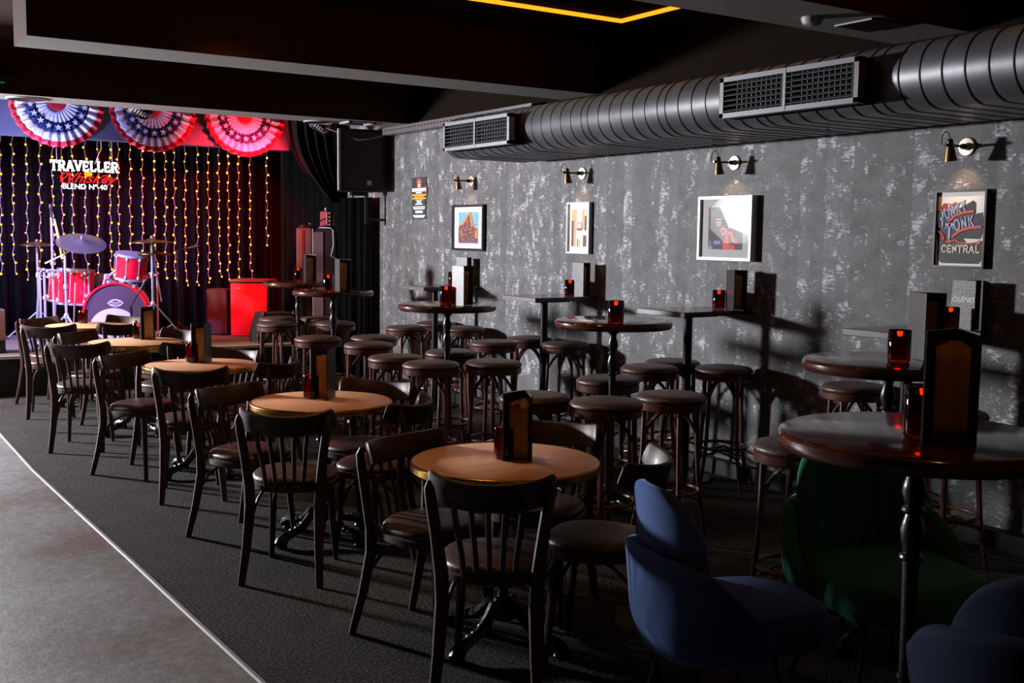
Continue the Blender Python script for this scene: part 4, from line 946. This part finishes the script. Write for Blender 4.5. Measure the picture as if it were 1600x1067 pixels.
for i, ((u, v), l) in enumerate(STL):
    p = PZ(u, v, .80)
    if i in SXY: p = Vector((*SXY[i], 0))
    place(stool0, (p.x, p.y, 0), (i * .37) % (PI / 2), 'brown bar ' + l)
BAR = [((3.93, 4.93), 'tall round dark bar table with only a candle on it, mid room'), ((3.75, 6.57), 'tall round bar table with candle and menu, behind the first bar table'), ((3.76, 8.56), 'tall round bar table with menu in front of the dark curtain corner'), ((4.08, 10.15), 'farthest tall round bar table next to the speaker column'), ((3.65, 2.79), 'tall round bar table with big red candle below the HONKY TONK picture'), ((2.32, 1.68), 'large glossy red-brown bar table cut by the right edge')]
for (x, y), l in BAR: place(bar0, (x, y, 0), 0, l)
def make_wall_table():
    t = thing('wall_table', 'x', 'table', (0, 0, 0), 0, 'dark wall-mounted high tables with a black pole')
    H = 1.163
    MB().box((-.3, 0, H - .016), (.6, .47, .032), bev=.004).build('tabletop', 'wall_top', t, False)
    MB().box((-.605, 0, H - .018), (.012, .474, .036), bev=.003).build('edge_band', 'wall_edge', t, False)
    mb = MB(); mb.box((-.33, 0, H - .04), (.3, .2, .016)); mb.build('top_plate', 'black_metal', t, False)
    mb = MB(); mb.lathe([(.03, .02), (.03, H - .048)], 20, (-.36, .0, 0)); mb.build('pole', 'black_metal', t)
    MB().lathe([(.19, 0), (.19, .008), (.05, .03), (.032, .035)], 32, (-.36, 0, 0)).build('base', 'black_metal', t)
    return t
wt = make_wall_table()
for y, l in ((5.45, 'dark wall table with candle and menu under the glare picture'), (7.16, 'dark wall table with candle under the narrow white framed picture'), (8.98, 'dark wall table with menu under the building photo'), (3.70, 'dark wall table with menu and candle under the HONKY TONK picture')):
    place(wt, (WX, y, 0), 0, l)
# candles and menus
def make_candle():
    t = thing('candle_holder', 'x', 'candle', (0, 0, 0), 0, 'red glass candle holders on the tables')
    MB().lathe([(.001, 0), (.04, 0), (.044, .006), (.045, .02), (.046, .125), (.044, .128), (.041, .124), (.040, .012), (.001, .012)], 24).build('glass', 'glass_red', t)
    MB().lathe([(.001, .092), (.010, .094), (.012, .104), (.007, .114), (.001, .118)], 12).build('candle_light', 'flame', t)
    return t
def make_menu():
    t = thing('menu_stand', 'x', 'menu', (0, 0, 0), 0, 'black folder menus standing on the tables')
    H = .27; W_ = .145; a = .42     # opening towards -y, hinge at +y
    for s in (-1, 1):
        R = Matrix.Rotation(s * a, 3, 'Z'); c = R @ Vector((0, -W_ / 2, 0))
        MB().box((c.x, c.y + .06, H / 2), (.005, W_, H), R).build('cover', 'menu_black', t, False)
    mb = MB()
    for j, sd in enumerate((.05, .078, .105)):
        hw = .36 * sd; P = []
        for z in arc(.003, H - .028 - .004 * j, 6):
            bow = .004 * math.sin(z * 14 + j)
            P.append([(x, .06 - sd + .35 * (hw - abs(x)) + bow, z) for x in arc(-hw, hw, 7)])
        mb.grid(P)
    o = mb.build('paper_pages', 'kraft', t, True); o.modifiers.new('t', 'SOLIDIFY').thickness = .002
    return t
cn0, mn0 = make_candle(), make_menu()
TB = .75; HB = 1.1635
CN = [((789, 716), TB, 'nearest bistro table'), ((487, 622), TB, 'second bistro table'), ((301, 566), TB, 'third bistro table'), ((216, 529), TB, 'fourth bistro table'), ((130, 505), TB, 'farthest bistro table'),
 ((962, 506), HB, 'bar table that has no menu'), ((697, 476), HB, 'bar table with the tall menu, mid room'), ((513, 453), HB, 'second-farthest bar table'), ((466, 438), HB, 'farthest bar table'),
 ((894, 462), HB, 'wall table below the narrow picture'), ((1127, 482), HB, 'wall table below the glare picture'), ((731, 445), HB, 'wall table below the building photo'), ((1494, 514), HB, 'wall table below the HONKY TONK picture'), ((1404, 566), HB, 'round bar table by the right wall'), ((1440, 684), HB, 'big table at the right edge')]
CXY = {'building photo': (5.20, 9.01), 'HONKY TONK picture': (5.13, 3.545), 'narrow picture': (5.20, 7.10), 'glare picture': (5.20, 5.38)}
MXY = {'building photo': (5.24, 8.90), 'HONKY TONK picture': (5.26, 3.56), 'narrow picture': (5.23, 7.02), 'glare picture': (5.22, 5.27)}
for (u, v), z, l in CN:
    p = PZ(u, v, z); p.z = z + .0015
    for kk, (xx, yy) in CXY.items():
        if l.startswith('wall') and l.endswith(kk): p.x, p.y = xx, yy
    place(cn0, p, 0, 'dark red glass candle holder on the ' + l)
MN = [((814, 716), TB, 'nearest bistro table', -.22), ((512, 622), TB, 'second bistro table', -.72), ((321, 566), TB, 'third bistro table', -.75), ((236, 530), TB, 'fourth bistro table', -.35),
 ((718, 477), HB, 'bar table with candle, mid room', 1.0), ((531, 455), HB, 'second-farthest bar table', .7), ((480, 440), HB, 'farthest bar table', .6),
 ((914, 462), HB, 'wall table below the narrow picture', 1.1), ((1157, 484), HB, 'wall table below the glare picture', .8), ((743, 445), HB, 'wall table below the building photo', 1.2), ((1512, 508), HB, 'wall table below the HONKY TONK picture', 1.35), ((1436, 560), HB, 'round bar table by the right wall', .9), ((1484, 690), HB, 'big table at the right edge', -.05)]
for (u, v), z, l, yaw in MN:
    p = PZ(u, v, z); p.z = z + .001
    for kk, (xx, yy) in MXY.items():
        if l.startswith('wall') and l.endswith(kk): p.x, p.y = xx, yy
    base = dirang(Vector((p.x, p.y)))
    o = place(mn0, p, base + yaw, 'upright black folder menu with kraft pages on the ' + l)
    if 'HONKY' in l:
        cv = [c for c in o.children if c.name.startswith('cover')]
        # printed name on the outside of the cover that faces the room
        a = .42; R = Matrix.Rotation(-a, 4, 'Z'); 
        text_mesh('printed_name', 'JOLENES', .038, 'white_print', Matrix.Translation((0, .06, 0)) @ R @ Matrix.Translation((-.0035, -.0725, .165)) @ Matrix(((0, 0, -1, 0), (-1, 0, 0, 0), (0, 1, 0, 0), (0, 0, 0, 1))), o, ext=.0003)
# velvet chairs
def velvet(label, loc, d, vm, top=.88, rib=False):
    t = thing('velvet_chair', label, 'chair', loc, dirang(d))
    # outer wrap shell
    rows = []; n = 37
    def shell(u, v, off):
        a = u * 1.68; rx_, ry_ = .285 + off, .275 + off; zt = .68 - .11 * abs(u) ** 2 - .10 * max(0, abs(u) - .6) / .4
        k = math.sin(min(1, v * 1.6 + .35) * PI / 2); z = .33 + (zt - .33) * v
        ov = 0.03 * v
        x = (rx_ * (.72 + .28 * k) + ov) * math.sin(a); y = -(ry_ * (.72 + .28 * k) + ov) * math.cos(a) + .02
        return (x, y, z)
    outer = [[shell(-1 + 2 * i / (n - 1), j / 9, 0) for i in range(n)] for j in range(10)]
    inner = [[shell(-1 + 2 * i / (n - 1), j / 9, -.05) for i in range(n)] for j in range(9, -1, -1)]
    mb = MB(); mb.grid(outer + inner, closeu=True)
    for i in (0, n - 1):
        for j in range(9):
            mb.poly([outer[j][i], outer[j + 1][i], inner[8 - j][i], inner[9 - j][i]])
    bmesh.ops.remove_doubles(mb.bm, verts=mb.bm.verts, dist=1e-5); o = mb.build('arm_shell', vm, t, True, 180); o.modifiers.new('s', 'SUBSURF').levels = 1; o.modifiers['s'].render_levels = 1
    # taller back cushion
    def back(u, v, off):
        a = u * 1.12; zt = top - (.16 * abs(u) ** 3.2); z = .44 + (zt - .44) * v; lean = .05 * v
        gr = (.006 * math.cos(u * 9 * PI) if rib else 0)
        rx_ = .245 + off + gr * (off < 0); return (rx_ * math.sin(a) * (1 - .04 * v), -(.225 + off + gr * (off < 0)) * math.cos(a) - lean + .01, z)
    outer = [[back(-1 + 2 * i / (n - 1), j / 9, .0) for i in range(n)] for j in range(10)]
    inner = [[back(-1 + 2 * i / (n - 1), j / 9, -.055) for i in range(n)] for j in range(9, -1, -1)]
    mb = MB(); mb.grid(outer + inner, closeu=True)
    for i in (0, n - 1):
        for j in range(9): mb.poly([outer[j][i], outer[j + 1][i], inner[8 - j][i], inner[9 - j][i]])
    bmesh.ops.remove_doubles(mb.bm, verts=mb.bm.verts, dist=1e-5); o = mb.build('back_cushion', vm, t, True, 180); o.modifiers.new('s', 'SUBSURF').levels = 1
    def sq(k, z, sy=0): return [(k * .24 * math.copysign(abs(math.cos(a)) ** .6, math.cos(a)), .095 + k * .27 * math.copysign(abs(math.sin(a)) ** .6, math.sin(a)), z) for a in [2 * PI * i / 40 for i in range(40)]]
    MB().grid([sq(.8, .345), sq(.97, .36), sq(1.0, .39), sq(1.0, .44), sq(.95, .47), sq(.8, .482), sq(.3, .487)], closev=True, cap0=True, cap1=True).build('seat', vm, t, True, 180)
    for sx, sy in ((-1, -1), (1, -1), (-1, 1), (1, 1)):
        MB().tube([(sx * .12, .02 + sy * .13, .35), (sx * .19, .03 + sy * .19, 0)], [.008, .007], 8).build('leg', 'black_metal', t)
    MB().box((0, .04, .34), (.3, .3, .02), bev=.008).build('under_frame', 'black_metal', t, False)
    return t
velvet('blue velvet tub chair in the foreground, lit on its left side', (2.41, 2.48, 0), (.93, -.26), 'velvet_blue')
velvet('green velvet tub chair facing the viewer under the big table', (3.22, 2.48, 0), (-.3, -.95), 'velvet_green', .86, True).scale = (1.18, 1.1, 1.03)
velvet('blue velvet chair with shade in its colour, bottom right corner, back to the viewer', (2.53, 1.40, 0), (.86, .5), 'velvet_blue_shaded', .80).scale = (1.15, 1.1, 1.12)

# ================================================================== LIGHTS OF THE ROOM, ADDED DOWNLIGHTS
def spot(name, p, aim, e, c, size, blend=.5, r=.06):
    l = bpy.data.lights.new(name, 'SPOT'); l.energy = e; l.color = c; l.spot_size = math.radians(size); l.spot_blend = blend; l.shadow_soft_size = r
    o = bpy.data.objects.new(name, l); col.objects.link(o); o.location = p; o.rotation_euler = (Vector(aim) - Vector(p)).to_track_quat('-Z', 'Y').to_euler(); return o
spot('purple_stage_beam', (1.5, 10.75, 2.6), (2.3, 12.8, 1.3), 1900, (.40, .33, 1.0), 66, .9)
spot('blue_valence_beam', (1.6, 11.3, 2.1), (2.1, 12.1, 2.8), 130, (.3, .36, 1.0), 95, .9)
spot('red_stage_beam', (4.4, 10.75, 2.6), (3.9, 13.2, 1.7), 1500, (1.0, .02, .05), 72, .8)
spot('red_valence_beam', (4.5, 11.3, 2.1), (4.1, 12.1, 2.75), 190, (1.0, .03, .05), 85, .9)
spot('warm_stage_wash', (3.7, 11.35, 2.7), (3.7, 11.9, .4), 150, (1, .45, .14), 80, .8)
spot('warm_floor_wash', (1.2, 10.7, 2.7), (1.3, 11.0, 0), 50, (1, .55, .28), 80, .9)
def downlight(label, x, y, e, size=120):  # added warm light over the tables; the fittings themselves are unseen
    t = thing('added_downlight', label, 'ceiling light', (x, y, CEIL), 0, 'added warm downlights between the beams')
    MB().lathe([(.06, 0), (.06, -.01), (.045, -.012), (.04, -.002)], 24).build('rim', 'black_metal', t)
    MB().lathe([(.04, -.001), (.04, -.004), (.001, -.004)], 20).build('lens', 'lamp_bulb', t)
    o = spot('downlight_beam', (0, 0, 0), (0, 0, -1), e, (1, .52, .2), size, .8, .05); o.parent = t; o.location = (0, 0, -.03)
for i, (x, y, e) in enumerate(((2.2, 4.3, 38), (2.3, 6.5, 18), (2.3, 8.8, 16), (4.2, 6.3, 9), (4.2, 9.0, 10), (1.7, .6, 6))):
    downlight('small added warm downlight, unseen above the beams', x, y, e)
